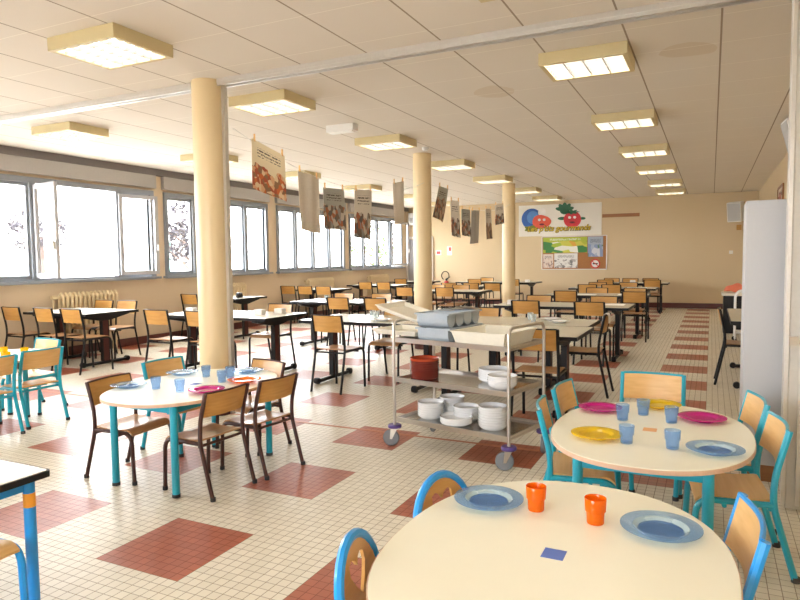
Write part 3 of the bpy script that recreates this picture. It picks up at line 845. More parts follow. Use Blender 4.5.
# Z of the oval tops
gp_, gc_ = 'coloured plates on the oval tables', 'plastic cups on the oval tables'
ware('plate', -.705, 2.165, ZK, T_BLUE, 'clear blue plate left of the orange cups on the nearest table', 'plate', gp_)
ware('plate', -.13, 2.155, ZK, T_BLUE, 'clear blue plate right of the orange cups on the nearest table', 'plate', gp_)
ware('drinking_cup', -.535, 2.17, ZK, T_ORA, 'orange cup beside the left blue plate on the nearest table', 'cup', gc_)
ware('drinking_cup', -.33, 2.14, ZK, T_ORA, 'orange cup in the middle of the nearest table', 'cup', gc_)
for (x, y, m, l) in ((-.56, 3.77, T_MAG, 'magenta plate on the left of the right oval table'), (-.26, 3.98, T_YEL, 'yellow plate behind the cups at the far end of right oval table'),
                     (-.49, 3.19, T_YEL, 'yellow plate on the near left of the right oval table'), (-.03, 3.74, T_MAG, 'magenta plate on the right of the right oval table'),
                     (.03, 3.15, T_BLUE, 'clear blue plate on the near right of the right oval table')):
    ware('plate', x, y, ZK, m, l, 'plate', gp_, .98)
for (x, y, l) in ((-.415, 3.58, 'blue cup between the left magenta and far yellow plates'), (-.345, 3.14, 'blue cup beside the near yellow plate'),
                  (-.325, 3.74, 'blue cup in front of the far yellow plate'), (-.175, 3.62, 'blue cup left of the right magenta plate'), (-.145, 3.13, 'blue cup left of the clear blue plate, right oval table')):
    ware('drinking_cup', x, y, ZK, T_BLUEC, l, 'cup', gc_)
for (x, y, m, l) in ((-3.68, 3.19, T_BLUE, 'clear blue plate at the left end of the table with brown chairs'), (-3.70, 3.72, T_BLUE, 'clear blue plate at the back of the brown-chair table, left side'),
                     (-3.05, 3.28, T_MAG, 'magenta plate on the brown-chair table'), (-3.04, 3.66, T_ORA, 'orange plate on the brown-chair table'),
                     (-3.27, 3.98, T_BLUE, 'clear blue plate at the far end of the brown-chair table')):
    ware('plate', x, y, ZK, m, l, 'plate', gp_, .98)
for (x, y, l) in ((-3.44, 3.21, 'blue cup beside the left plate on the brown-chair table'), (-3.21, 3.20, 'blue cup just left of the magenta plate, brown-chair table'),
                  (-3.44, 3.70, 'blue cup beside the back left plate, brown-chair table'), (-3.18, 3.58, 'blue cup left of the orange plate, nearer of two'), (-3.24, 3.74, 'blue cup left of the orange plate, farther of two')):
    ware('drinking_cup', x, y, ZK, T_BLUEC, l, 'cup', gc_)
for (x, y, l) in ((-6.03, 3.80, 'yellow cup at the very left edge of the picture'), (-5.68, 3.60, 'yellow cup in the middle of three at left edge'), (-5.80, 3.85, 'yellow cup right of three on the left-edge table')):
    ware('drinking_cup', x, y, ZK, T_YEL, l, 'cup', gc_)

ZT2 = .777
def on_table(px, py, kind, label, mat=None):
    if kind == 'plate':
        return ware('plate', px, py, ZT2, M_WHITEC, label, 'plate', 'white plates on the dining tables')
    if kind == 'glass':
        return ware('drinking_cup', px, py, ZT2, translucent('clear_tint', (.8, .85, .85), .72), label, 'glass', 'glasses on the dining tables')
    if kind == 'box':
        o = MB().box((0, 0, .035), (.13, .09, .07)).build('napkin_box', M_PAPER, loc=(px, py, ZT2), bevel=.006)
        return tag(o, label, 'napkin box', 'napkin boxes on the dining tables')
    if kind == 'mat':
        def fn(u, v): return ((u - .5) * .42, (v - .5) * .30, .0015 + .006 * math.sin(u * 5 + px) ** 2 * v)
        o = MB().sheet(fn, 6, 3, .001, (0, 0, 1)).build('paper_mat', M_PAPER, loc=(px, py, ZT2))
        return tag(o, label, 'paper mat', 'paper mats on the dining tables')
on_table(-6.55, 6.80, 'box', 'white napkin box on the table behind the nearest column, left end')
on_table(-5.40, 6.85, 'box', 'white napkin box, left of two on the nearest column table')
on_table(-5.22, 7.05, 'box', 'white napkin box, right of two on the nearest column table')
on_table(-3.75, 6.95, 'glass', 'clear glass on the table left of the trolley, left of two')
on_table(-3.62, 6.80, 'glass', 'clear glass on the table left of the trolley, right of two')
on_table(-3.45, 6.62, 'plate', 'white plate on the table left of the trolley')
on_table(-1.50, 7.10, 'plate', 'white plate on the right end of the doubled tables')
on_table(-1.65, 7.38, 'plate', 'white plate behind another on the doubled tables')
on_table(-1.78, 7.08, 'glass', 'clear glass beside the plates on the doubled tables, nearer one')
on_table(-1.86, 7.26, 'glass', 'clear glass beside the plates on the doubled tables, farther one')
on_table(-2.75, 9.62, 'box', 'white napkin box on the left end of the second aisle table')
on_table(-1.35, 9.95, 'mat', 'white paper mat at the right of the second aisle table')
on_table(-2.15, 12.45, 'mat', 'white paper mat at the middle of the third aisle table')
on_table(-1.35, 12.55, 'mat', 'white paper mat at the right of the third aisle table')
on_table(-1.50, 15.3, 'mat', 'white paper mat on the fourth aisle table')
on_table(-1.90, 18.3, 'box', 'white napkin box on the last aisle table')
on_table(-5.60, 9.5, 'mat', 'white paper mat on the table left of the second column')
on_table(-6.10, 9.6, 'glass', 'clear glass on the table left of the second column')
on_table(-5.00, 9.55, 'box', 'white napkin box on the table left of the second column')
on_table(-5.60, 13.3, 'mat', 'white paper mat on the table behind the second column')
on_table(-8.55, 6.5, 'mat', 'white paper mat on the table by the radiator')
on_table(-8.4, 13.3, 'box', 'white napkin box on the table at the third window bay')
on_table(-5.6, 15.6, 'mat', 'white paper mat on the table left of the third column')
on_table(-4.80, 18.4, 'box', 'white napkin box on the table along the back wall')
o = MB().lathe([(.06, 0), (.07, .03), (.06, .09), (.03, .10)], n=16).build('pepper_pot', M_BLACK, smooth=True, loc=(-8.25, 9.85, ZT2)); tag(o, 'small dark pot on the table at the second window bay', 'pot')
for i, (x, y, a) in enumerate(((-2.62, 6.72 - .25, .4), (-2.42, 6.55, 1.0))):
    m = MB().tube([(-.09, 0, .006), (.02, 0, .012), (.05, 0, .008)], .005, 6); m.box((.075, 0, .008), (.06, .022, .005)); m.tube([(.05, .01, .008), (.10, .01, .010)], .004, 5)
    o = m.build('serving_fork', M_STEEL, smooth=True, loc=(x + .15, y - .2, ZT2), rotz=a)
    tag(o, 'steel serving fork lying on the table behind the trolley, %s one' % ('left' if i == 0 else 'right'), 'fork', 'serving forks')
# napkin over the sideways chair
def nap(u, v): return (-.995 + .030 * math.cos(u * PI), 7.10 + (v - .5) * .16, .79 + .10 * max(0, math.sin(u * PI)) ** .3)
o = MB().sheet(nap, 8, 3, .003, (0, 0, 1)).build('napkin', M_PAPER, smooth=True); tag(o, 'white napkin draped over the sideways chair at the aisle', 'napkin')

# ---------------------------------------------------------------- trolley
TA = math.radians(-12.5)
tro = empty('serving_trolley', (-2.265, 4.545, 0), TA)
tag(tro, 'stainless steel three-tier serving trolley on castors with purple bumpers', 'trolley')
TL, TW_ = 1.03, .55
def tw(u, v): return (-2.265 + math.cos(TA) * u - math.sin(TA) * v, 4.545 + math.sin(TA) * u + math.cos(TA) * v)
SH = (.235, .555, .875)
for z in SH:
    sh = MB().box((TL / 2, TW_ / 2, z - .022), (TL - .02, TW_ - .01, .006)).build('shelf', M_STEELD, tro)
    rm = MB()
    rm.box((TL / 2, .006, z - .018), (TL - .02, .012, .036)); rm.box((TL / 2, TW_ - .006, z - .018), (TL - .02, .012, .036))
    rm.box((.016, TW_ / 2, z - .018), (.012, TW_ - .03, .036)); rm.box((TL - .016, TW_ / 2, z - .018), (.012, TW_ - .03, .036))
    rm.build('rim', M_STEEL, sh)
for u in (0, TL):
    zt = 1.005
    MB().tube([(u, 0, .165), (u, 0, zt), (u, TW_, zt), (u, TW_, .165)], .0125, 12, fillet=.07).build('upright', M_STEEL, tro, smooth=True)
for u in (0, TL):
    for v in (0, TW_):
        ca = empty('castor', (u, v, 0)); ca.parent = tro
        ca.rotation_euler[2] = .55 if v == 0 else 1.9
        MB().lathe([(.022, .148), (.052, .148), (.055, .155), (.055, .166), (.05, .173), (.02, .174)], n=20).build('bumper', M_PURP, ca, smooth=True)
        MB().lathe([(.036, -.014), (.060, -.014), (.066, -.008), (.066, .008), (.060, .014), (.036, .014)], (-.030, 0, .066), 24, 'y').build('tyre', M_TYRE, ca, smooth=True)
        MB().lathe([(.004, -.011), (.046, -.011), (.046, .011), (.004, .011)], (-.030, 0, .066), 16, 'y').build('hub', M_WHITEP, ca)
        fk = MB()
        for s in (-1, 1): fk.add([(-.038, s * .02, .058), (-.020, s * .02, .058), (.025, s * .02, .148), (-.03, s * .02, .148), (-.038, s * .023, .058), (-.020, s * .023, .058), (.025, s * .023, .148), (-.03, s * .023, .148)],
                                 [(0, 1, 2, 3), (7, 6, 5, 4), (0, 4, 5, 1), (1, 5, 6, 2), (2, 6, 7, 3), (3, 7, 4, 0)])
        fk.box((0, 0, .146), (.05, .046, .006)); fk.build('fork', M_STEEL, ca)

def bowl_mb(r, h):
    return MB().lathe([(.001, .003), (r * .62, .003), (r * .66, 0), (r * .72, .002), (r * .96, h * .55), (r, h), (r * .985, h + .002), (r * .95, h * .97), (r * .90, h * .5), (r * .66, .012), (.001, .009)], n=28, cap=False)
def pot_mb(r, h):
    return MB().lathe([(.001, .003), (r * .86, .003), (r * .90, 0), (r * .95, .006), (r * .985, h * .9), (r, h), (r * .985, h + .002), (r * .93, h * .9), (r * .88, .014), (.001, .010)], n=28, cap=False)
def stack(u, v, z, n, r, h, step, label, mat=M_WHITEC, name='bowl', group='white bowls stacked on the trolley'):
    x, y = tw(u, v); first = None
    for i in range(n):
        if first is None: o = first = bowl_mb(r, h).build(name, mat, smooth=True)
        else: o = first.copy(); COL.objects.link(o)
        o.location = (x + random.uniform(-.002, .002), y + random.uniform(-.002, .002), z + i * step)
        tag(o, label, 'bowl', group)
z3 = SH[0] - .019; z2 = SH[1] - .019; z1 = SH[2] - .019
stack(.215, .20, z3, 6, .107, .045, .018, 'white bowl in the front left stack on the trolley bottom shelf')
stack(.27, .42, z3, 6, .105, .045, .020, 'white bowl in the back stack on the trolley bottom shelf')
stack(.49, .30, z3, 5, .105, .045, .018, 'white bowl in the stack between the others, trolley bottom shelf')
stack(.50, .135, z3, 3, .128, .040, .016, 'white bowl in the low wide front stack, trolley bottom shelf')
stack(.785, .20, z3, 8, .108, .045, .019, 'white bowl in the tallest stack, trolley bottom shelf right end')
stack(.705, .36, z2, 5, .122, .045, .016, 'white bowl in the back stack on the trolley middle shelf')
stack(.865, .20, z2, 4, .110, .045, .017, 'white bowl in the front stack on the trolley middle shelf')
# red bowls
x, y = tw(.155, .20)
for i in range(6):
    mat = M_REDR if i == 5 else M_REDC
    o = pot_mb(.118, .065).build('bowl', mat, smooth=True, loc=(x, y, z2 + i * .020))
    tag(o, 'glossy red bowl topmost of the stack on the trolley middle shelf' if i == 5 else 'dark red bowl under the topmost one on the trolley middle shelf', 'bowl', 'red bowls stacked on the trolley')

def local_obj(mb, name, mat, u, v, z, rz, label, cat, group=None, **kw):
    x, y = tw(u, v)
    return tag(mb.build(name, mat, loc=(x, y, z), rotz=TA + rz, **kw), label, cat, group)

def cutlery_tray(u, v, z, label):
    """grey tray with four rounded wells along its length"""
    x, y = tw(u, v)
    t = empty('cutlery_tray', (x, y, z), TA + math.radians(4)); tag(t, label, 'tray', 'grey cutlery trays on the trolley')
    w, l, h = .29, .53, .105
    n = 4; pl = l / n
    m = MB()
    for i in range(n):
        cy = -l / 2 + (i + .5) * pl
        R = pl * .46
        prof = []
        for k in range(9):
            a = PI + PI * k / 8
            prof.append((R * math.cos(a), max(0, R + R * math.sin(a))))
        prof = [(-R * 1.02, h)] + prof + [(R * 1.02, h)]
        q = len(prof); V = [(sx, cy + p[0], p[1]) for sx in (-w / 2 + .01, w / 2 - .01) for p in prof]
        F = [(k, k + 1, q + k + 1, q + k) for k in range(q - 1)] + [tuple(range(q)), tuple(range(2 * q - 1, q - 1, -1))]
        m.add(V, F)
    m.build('well', M_GREYP, t)
    rim = MB(); rim.box((0, -l / 2 + .006, h), (w + .02, .02, .012)); rim.box((0, l / 2 - .006, h), (w + .02, .02, .012))
    for s in (-1, 1): rim.box((s * (w / 2 + .002), 0, h), (.02, l, .012))
    for i in range(1, n): rim.box((0, -l / 2 + i * pl, h), (w, .014, .012))
    rim.build('rim', M_GREYP, t)
    return t
cutlery_tray(.345, .285, z1, 'grey cutlery tray with rounded wells, lower of two on the trolley')
cutlery_tray(.335, .29, z1 + .112, 'grey cutlery tray with rounded wells, upper of two on the trolley')
m = MB()
for i in range(16):
    a = random.uniform(-.4, .4); cx, cy = random.uniform(-.07, .09), random.uniform(-.14, .14)
    m.tube([(cx - .06 * math.cos(a), cy - .06 * math.sin(a), .004 + i * .0012), (cx + .06 * math.cos(a), cy + .06 * math.sin(a), .006 + i * .0012)], .004, 5)
x, y = tw(.36, .40)
o = m.build('cutlery_heap', M_STEEL, loc=(x, y, z1 + .222), rotz=TA); tag(o, 'loose steel cutlery heaped on the upper grey tray', 'cutlery', kind='stuff')

def shallow_tray(w, l, h, th=.006):
    m = MB()
    P = lambda s, z: [(-w / 2 * s, -l / 2 * s, z), (w / 2 * s, -l / 2 * s, z), (w / 2 * s, l / 2 * s, z), (-w / 2 * s, l / 2 * s, z)]
    V = P(.86, 0) + P(.97, h) + P(1.0, h) + P(1.0, h + .006) + P(.955, h + .006) + P(.845, th)
    F = [(3, 2, 1, 0)]
    for k in range(5):
        for i in range(4): F.append((k * 4 + i, k * 4 + (i + 1) % 4, (k + 1) * 4 + (i + 1) % 4, (k + 1) * 4 + i))
    F.append((20, 21, 22, 23))
    return m.add(V, F)
o = local_obj(shallow_tray(.46, .52, .095), 'food_tray', M_CREAMP, .755, .275, z1 + .002, .02, 'cream shallow tray on the right end of the trolley top', 'tray')
m = MB()
for i in range(40):
    a = random.uniform(0, PI); cx, cy = random.uniform(-.15, .15), random.uniform(-.15, .15)
    m.tube([(cx - .05 * math.cos(a), cy - .05 * math.sin(a), .009 + i * .0008), (cx + .05 * math.cos(a), cy + .05 * math.sin(a), .009 + i * .0008)], .0045, 5)
x, y = tw(.755, .275)
o = m.build('cutlery_heap', M_STEEL, loc=(x, y, z1), rotz=TA); tag(o, 'loose steel cutlery lying inside the cream tray', 'cutlery', kind='stuff')
o = local_obj(shallow_tray(.47, .40, .035), 'food_tray', M_CREAMP, -.07, .28, z1 + .022, -.02, 'cream shallow tray jutting out over the trolley left end', 'tray')
o = local_obj(shallow_tray(.43, .44, .030), 'food_tray', M_CREAMP, -.05, .28, 1.036, .08, 'cream tray tipped up over the trolley end bar', 'tray')
o.rotation_euler[1] = math.radians(15)

# ---------------------------------------------------------------- washing line of drawings between the columns
line = MB()
for (a, b, sag) in (((-4.2, 4.99, 2.78), (-4.2, 9.61, 2.72), .34), ((-4.2, 9.89, 2.78), (-4.2, 14.52, 2.72), .30)):
    pts = []
    for i in range(17):
        t = i / 16
        pts.append((a[0], a[1] + (b[1] - a[1]) * t, a[2] + (b[2] - a[2]) * t - sag * 4 * t * (1 - t)))
    line.tube(pts, .003, 5)
tag(line.build('clothes_line', M_PAPER), 'thin cord strung between the columns with drawings pegged on it', 'cord')
BR = [(.62, .16, .05), (.45, .10, .05), (.75, .45, .25), (.30, .16, .08), (.80, .62, .40)]
GR = [(.12, .11, .10), (.42, .14, .07), (.30, .29, .27), (.55, .50, .42), (.18, .12, .09)]
P1 = print_mat('print_kitchen', (.85, .74, .52), BR, split=.5, scale=11)
P2 = print_mat('print_grey', (.42, .43, .40), GR, split=.58)
P3 = print_mat('print_pale', (.74, .69, .62), GR, split=.48)
P4 = print_mat('print_green', (.40, .40, .33), [(.30, .12, .06), (.14, .10, .08), (.52, .36, .24), (.34, .28, .2)], split=.62)
P5 = print_mat('print_brown', (.66, .60, .52), [(.34, .2, .12), (.18, .13, .1), (.45, .30, .2)], split=.5)
SHEETS = [
 ('drawing', P1, 5.14, 5.68, 2.70, 2.60, 2.22, 2.12, 'red and cream printed poster, first on the line beside the nearest column'),
 ('cloth', M_CLOTH, 5.90, 6.34, 2.48, 2.44, 1.83, 1.80, 'cream cloth hanging second on the line between the columns'),
 ('drawing', P2, 6.42, 6.90, 2.34, 2.36, 1.86, 1.86, 'grey illustrated sheet, third on the line, right of the cream cloth'),
 ('drawing', P3, 7.16, 7.62, 2.38, 2.42, 1.78, 1.76, 'pale sheet with a dark figure, fourth on the line'),
 ('cloth', M_CLOTH, 8.24, 8.64, 2.57, 2.64, 1.99, 2.04, 'cream cloth hanging just left of the second column'),
 ('drawing', P4, 9.98, 10.40, 2.70, 2.69, 2.18, 2.10, 'slanted greenish sheet hanging just right of the second column'),
 ('drawing', P3, 10.50, 10.92, 2.50, 2.52, 1.90, 1.86, 'pale narrow sheet, second right of the second column'),
 ('drawing', P2, 11.04, 11.50, 2.39, 2.40, 1.92, 1.89, 'dark grey sheet, third right of the second column'),
 ('cloth', M_GCLOTH, 11.62, 12.05, 2.40, 2.42, 1.76, 1.79, 'plain grey cloth, fourth right of the second column'),
 ('drawing', P5, 12.42, 12.79, 2.48, 2.50, 1.86, 1.89, 'brownish sheet, fifth right of the second column'),
 ('drawing', P3, 13.06, 13.66, 2.60, 2.67, 2.17, 2.24, 'pale sheet hanging last, just left of the third column'),
]
for (nm, mt, ya, yb_, za, zb, zc_, zd, lab) in SHEETS:
    ph = random.uniform(0, 6)
    ya, yb_ = ya * 1.022, yb_ * 1.022; za, zb, zc_, zd = [1.5 + (q - 1.5) * 1.022 for q in (za, zb, zc_, zd)]
    slant = -.20 if 'slanted' in lab else 0
    def fn(u, v, ya=ya, yb_=yb_, za=za, zb=zb, zc_=zc_, zd=zd, ph=ph, nm=nm, slant=slant):
        top = za + (zb - za) * u; bot = zc_ + (zd - zc_) * u
        wob = .018 * math.sin(u * 5 + ph) * (1 - v) + .02 * (1 - v) ** 2 * math.sin(ph)
        if nm == 'cloth': wob += .012 * math.sin(u * 11 + ph)
        return (-4.19 + wob, ya + (yb_ - ya) * u + slant * (1 - v), bot + (top - bot) * v)
    s = MB().sheet(fn, 10, 10, .003, (1, 0, 0)).build('hanging_' + nm, mt, smooth=True)
    tag(s, lab, 'drawing' if nm == 'drawing' else 'cloth', 'sheets pegged on the line')
    for u in (.08, .92):
        p = fn(u, 1); MB().box((p[0] + .002, p[1], p[2] + .02), (.014, .014, .075)).build('clothes_peg', W_KID, s)

# ---------------------------------------------------------------- back wall
YW = YB - .003
t = empty('mural_panel', (-4.20, YW, 2.62)); tag(t, 'white painted wall panel with fruit figures and yellow lettering', 'mural')
MB().box((0, -.012, 0), (2.50, .024, .96)).build('panel', plain('panel_white', (.80, .77, .70), .5, var=.03, scale=2), t)
def blob(cx, cz, rx, rz, mat, name, y=-.026, n=28, fn=None):
    P = []
    for i in range(n):
        a = 2 * PI * i / n; k = fn(a) if fn else 1
        P.append((cx + rx * k * math.cos(a), cz + rz * k * math.sin(a)))
    V = [(p[0], y - s * .004, p[1]) for s in (0, 1) for p in P]
    F = [tuple(range(n)), tuple(range(2 * n - 1, n - 1, -1))] + [(i, (i + 1) % n, n + (i + 1) % n, n + i) for i in range(n)]
    return MB().add(V, F).build(name, mat, t)
pb = lambda n, c: plain(n, c, .5, var=.15, scale=8)
blob(-.84, .06, .32, .32, pb('mural_blue', (.03, .12, .42)), 'blue_globe')
blob(-.80, .10, .19, .20, pb('mural_light_blue', (.10, .27, .62)), 'globe_highlight', -.030)
blob(-.52, .25, .12, .13, pb('mural_white', (.82, .80, .78)), 'cap', -.030)
blob(-.54, -.04, .29, .21, pb('mural_orange', (.72, .10, .05)), 'orange_fruit', -.034, fn=lambda a: 1 + .06 * math.cos(3 * a))
blob(.40, .0, .26, .25, pb('mural_red', (.58, .02, .03)), 'red_fruit', -.030)
blob(.40, .22, .17, .06, pb('mural_green', (.02, .13, .06)), 'leaf_collar', -.034, fn=lambda a: 1 + .3 * math.cos(7 * a))
blob(.17, .28, .24, .20, pb('mural_green', (.02, .13, .06)), 'leek_leaves', -.034, n=56, fn=lambda a: .85 + (.35 * abs(math.sin(5 * a)) if math.sin(a) > -.1 else -.25))
blob(.10, .04, .14, .05, pb('mural_green', (.02, .13, .06)), 'leaf_arm', -.026)
blob(.70, .02, .09, .04, pb('mural_green', (.02, .13, .06)), 'leaf_arm', -.026)
for (cx, cz) in ((-.60, .02), (-.45, .02), (.32, .06), (.47, .06)):
    blob(cx, cz, .045, .04, pb('mural_white', (.82, .80, .78)), 'painted_eye', -.040, 14)
blob(.40, -.09, .08, .03, pb('mural_dark', (.12, .01, .02)), 'painted_mouth', -.040, 14); blob(-.52, -.12, .08, .03, pb('mural_dark', (.12, .01, .02)), 'painted_mouth', -.040, 14)
blob(-.86, -.24, .20, .09, pb('mural_olive', (.22, .26, .03)), 'leaf_clump', -.036, fn=lambda a: 1 + .2 * math.cos(5 * a))
for (dy, dz, mat, off, nm) in ((-.044, 0, pb('mural_black', (.03, .02, .01)), .011, 'letter_outline'), (-.052, .004, pb('mural_yellow', (.86, .62, .02)), 0, 'lettering')):
    cu = bpy.data.curves.new(nm, 'FONT'); cu.body = "Les p'tits gourmands"; cu.size = .235; cu.shear = .25; cu.extrude = .002; cu.offset = off; cu.space_character = .98
    cu.align_x = 'LEFT'; cu.materials.append(mat)
    tmp = bpy.data.objects.new('tmp', cu); COL.objects.link(tmp); bpy.context.view_layer.update()
    me = bpy.data.meshes.new_from_object(tmp.evaluated_get(bpy.context.evaluated_depsgraph_get())); bpy.data.objects.remove(tmp)
    o = bpy.data.objects.new(nm, me); COL.objects.link(o); o.parent = t
    o.location = (-.98, dy, -.33 + dz); o.rotation_euler = (PI / 2, 0, 0)
# notice board
t = empty('notice_board', (-3.76, YW, 1.615)); tag(t, 'cork notice board with posters under the painted panel', 'notice board')
MB().box((0, -.010, 0), (1.92, .02, 1.0)).build('cork_panel', M_CORK, t)
fm = MB()
for s in (-1, 1): fm.box((0, -.014, s * .5), (1.94, .028, .022)); fm.box((s * .96, -.014, 0), (.022, .028, 1.0))
fm.build('frame', M_ALU, t)
def poster(x0, x1, z0, z1, mat, label, name='poster'):
    def fn(u, v): return (x0 + (x1 - x0) * u, YW - .026, z0 + (z1 - z0) * v)
    o = MB().sheet(fn, 2, 2, .003, (0, -1, 0)).build(name, mat); return tag(o, label, 'poster', 'posters on the notice board')
PG = print_mat('print_lime', (.42, .50, .05), [(.36, .48, .04), (.60, .58, .08), (.05, .22, .05), (.70, .36, .05), (.44, .50, .05), (.8, .8, .7)], ink=(.85, .85, .8), split=.75, scale=4, band=(.78, .93))
PB = print_mat('print_blue', (.36, .42, .52), [(.40, .46, .58), (.25, .32, .5), (.10, .2, .12), (.62, .64, .68)], split=.6, scale=4)
PW = print_mat('print_white', (.76, .75, .72), [(.76, .75, .72), (.7, .69, .66), (.2, .2, .2), (.76, .75, .72), (.45, .42, .4)], split=.6, scale=9)
PK = print_mat('print_pink', (.72, .62, .54), [(.72, .62, .54), (.66, .5, .42), (.3, .22, .2), (.72, .62, .54)], split=.7, scale=8)
poster(-4.68, -3.36, 1.62, 2.09, PG, 'wide lime green poster at the top of the notice board')
poster(-3.34, -2.90, 1.49, 2.09, PB, 'blue grey poster at the top right of the notice board')
poster(-4.34, -3.64, 1.16, 1.60, PW, 'white sheet with small black drawings, lower middle of the notice board')
poster(-4.68, -4.37, 1.16, 1.58, PK, 'pinkish sheet at the lower left of the notice board')
o = MB().lathe([(.145, 0), (.145, .004)], (0, 0, 0), 32, 'y').build('prohibition_sign', M_RED, loc=(-3.12, YW - .030, 1.28)); tag(o, 'round red prohibition sign on the cork at lower right', 'sign')
MB().lathe([(.105, 0), (.105, .003)], (0, -.004, 0), 28, 'y').build('white_disc', M_PAPER, o)
MB().box((0, -.006, 0), (.15, .004, .035)).build('pictogram', M_BLACK, o)
MB().box((0, -.008, 0), (.22, .003, .022), Matrix.Rotation(math.radians(40), 3, 'Y')).build('diagonal_bar', M_RED, o)
tag(MB().box((0, -.012, 0), (1.04, .024, .10)).build('coat_rail', M_WBROWN, loc=(-2.41, YW, 2.69)), 'brown wooden rail on the back wall right of the painted panel', 'rail')
# small signs, extinguisher, box, speakers
o = MB().box((0, -.005, 0), (.20, .01, .16)).build('fire_sign', M_PAPER, loc=(-8.18, YW, 1.68)); tag(o, 'small white and red fire sign, left of two above the extinguisher', 'sign')
MB().box((0, -.012, .0), (.13, .004, .09)).build('pictogram', M_RED, o)
o = MB().box((0, -.005, 0), (.17, .01, .30)).build('fire_sign', M_PAPER, loc=(-7.79, YW, 1.74)); tag(o, 'small white and red fire sign, right of two above the extinguisher', 'sign')
MB().box((.02, -.012, .05), (.08, .004, .12)).build('pictogram', M_RED, o)
t = empty('fire_extinguisher', (-7.86, YB - .12, .34)); tag(t, 'red fire extinguisher with a black hose on the back wall', 'fire extinguisher')
MB().lathe([(.02, 0), (.075, 0), (.085, .02), (.085, .34), (.06, .40), (.02, .42)], n=20).build('cylinder', M_RED, t, smooth=True)
h = MB(); h.box((0, 0, .45), (.05, .05, .06)); h.tube([(0, 0, .48), (.14, -.02, .54)], .012, 6); h.build('valve', M_BLACK, t)
MB().tube([(.0 + .13 * math.cos(a) - .02, -.05, .58 + .14 * math.sin(a)) for a in [(-1.2 + 5.4 * i / 20) for i in range(21)]], .015, 8).build('hose', M_BLACK, t, smooth=True)
MB().box((0, .09, .2), (.06, .06, .3)).build('bracket', M_BLACK, t)
o = MB().box((0, -.08, 0), (.42, .16, .40)).build('wall_box', M_WHITEP, loc=(-9.0, YB, 2.82), bevel=.01); tag(o, 'white box high on the wall above the far left door', 'box')
MB().box((0, -.163, -.05), (.30, .006, .16)).build('grille', M_GCLOTH, o)

def speaker(loc, rot, tilt, label):
    t = empty('wall_speaker', loc, rot); tag(t, label, 'speaker', 'white wall speakers')
    b = MB().box((0, -.16, 0), (.36, .26, .52), Matrix.Rotation(tilt, 3, 'X')).build('cabinet', M_WHITEP, t, bevel=.015)
    MB().box((0, -.16, 0), (.32, .272, .47), Matrix.Rotation(tilt, 3, 'X')).build('grille', plain('grey_grille', (.50, .50, .50), .7), b)
    m = MB().box((0, -.015, -.05), (.12, .03, .2)); m.tube([(0, 0, -.05), (0, -.15, -.1)], .02, 8); m.build('bracket', M_BLACK, t)
speaker((.62, YB, 2.66), -.35, .18, 'white speaker on a bracket, top right of the back wall')
speaker((XR, 9.4, 2.93), -PI / 2 + .1, .25, 'white speaker high on the right wall near the partition')
o = MB().box((0, -.015, 0), (.09, .03, .09)).build('wall_switch', M_WHITEP, loc=(.48, YB, 1.57)); tag(o, 'small beige switch box on the back wall', 'switch')
MB().box((0, -.033, 0), (.04, .008, .05)).build('rocker', M_CREAMP, o)
o = MB().box((0, 0, -.0), (.12, .08, .14)).build('junction_box', W_ADULT, loc=(.66, YB - .04, 2.24)); tag(o, 'small wooden box with cables below the back wall speaker', 'box')
t = empty('picture_frame', (XR, 13.6, 2.52)); tag(t, 'dark framed picture high on the right wall', 'picture')
fm = MB()
for s in (-1, 1): fm.box((-.012, 0, s * .2), (.024, 1.0, .04)); fm.box((-.012, s * .48, 0), (.024, .04, .36))
fm.build('frame', M_WBROWN, t)
def fn(u, v): return (-.010, .46 - .92 * u, -.18 + .36 * v)
MB().sheet(fn, 2, 2, .002, (-1, 0, 0)).build('print', print_mat('print_red', (.66, .52, .42), [(.4, .08, .05), (.6, .45, .35), (.25, .1, .08)], split=.8, scale=6), t)

# ---------------------------------------------------------------- clutter in the far right corner
t = empty('side_cabinet', (.62, 14.0, 0)); tag(t, 'low black cabinet with a pale top in the far right corner', 'cabinet')
MB().box((0, 0, .36), (.80, .60, .72)).build('body', M_BLACK, t, bevel=.01); MB().box((0, 0, .745), (.86, .64, .05)).build('top', M_CREAMP, t, bevel=.006)
def cloth_fn(u, v): return ((u - .5) * .38, (v - .5) * .36, .002 + .14 * math.sin(PI * u) ** .6 * math.sin(PI * v) ** .6 + .02 * math.sin(9 * u + 3 * v))
o = MB().sheet(cloth_fn, 12, 10, .004, (0, 0, 1)).build('folded_cloth', M_CORAL, smooth=True, loc=(.42, 13.95, .800)); tag(o, 'coral cloth heaped on the black corner cabinet', 'cloth')
o = MB().box((0, 0, .11), (.34, .30, .22)).build('storage_box', plain('brown_card', (.34, .13, .07), .7), loc=(.82, 14.0, .771), bevel=.01); tag(o, 'reddish brown box on the black corner cabinet', 'box')
MB().box((0, 0, .226), (.36, .32, .02)).build('lid', plain('brown_card', (.34, .13, .07), .7), o)
m = MB().lathe([(.12, 0), (.15, .05), (.13, .14), (.06, .18)], n=14); o = m.build('bag', M_BLACK, smooth=True, loc=(.86, 14.0, 1.012)); tag(o, 'black bag on top of the brown box in the corner', 'bag')
MB().tube([(-.1, 0, .14), (-.06, 0, .24), (.06, 0, .24), (.1, 0, .14)], .012, 6, fillet=.04).build('strap', M_BLACK, o)
t = empty('tube_cart', (.66, 12.4, 0)); tag(t, 'small white tubular cart beside the black corner cabinet', 'cart')
for y in (-.2, .2): MB().tube([(-.28, y, .05), (-.28, y, .80), (-.22, y, .88), (.25, y, .88), (.30, y, .80), (.30, y, .05)], .014, 8, fillet=.05).build('side_frame', M_WHITEP, t, smooth=True)
for z in (.18, .50): MB().box((.01, 0, z), (.56, .44, .02)).build('shelf', M_WHITEP, t)
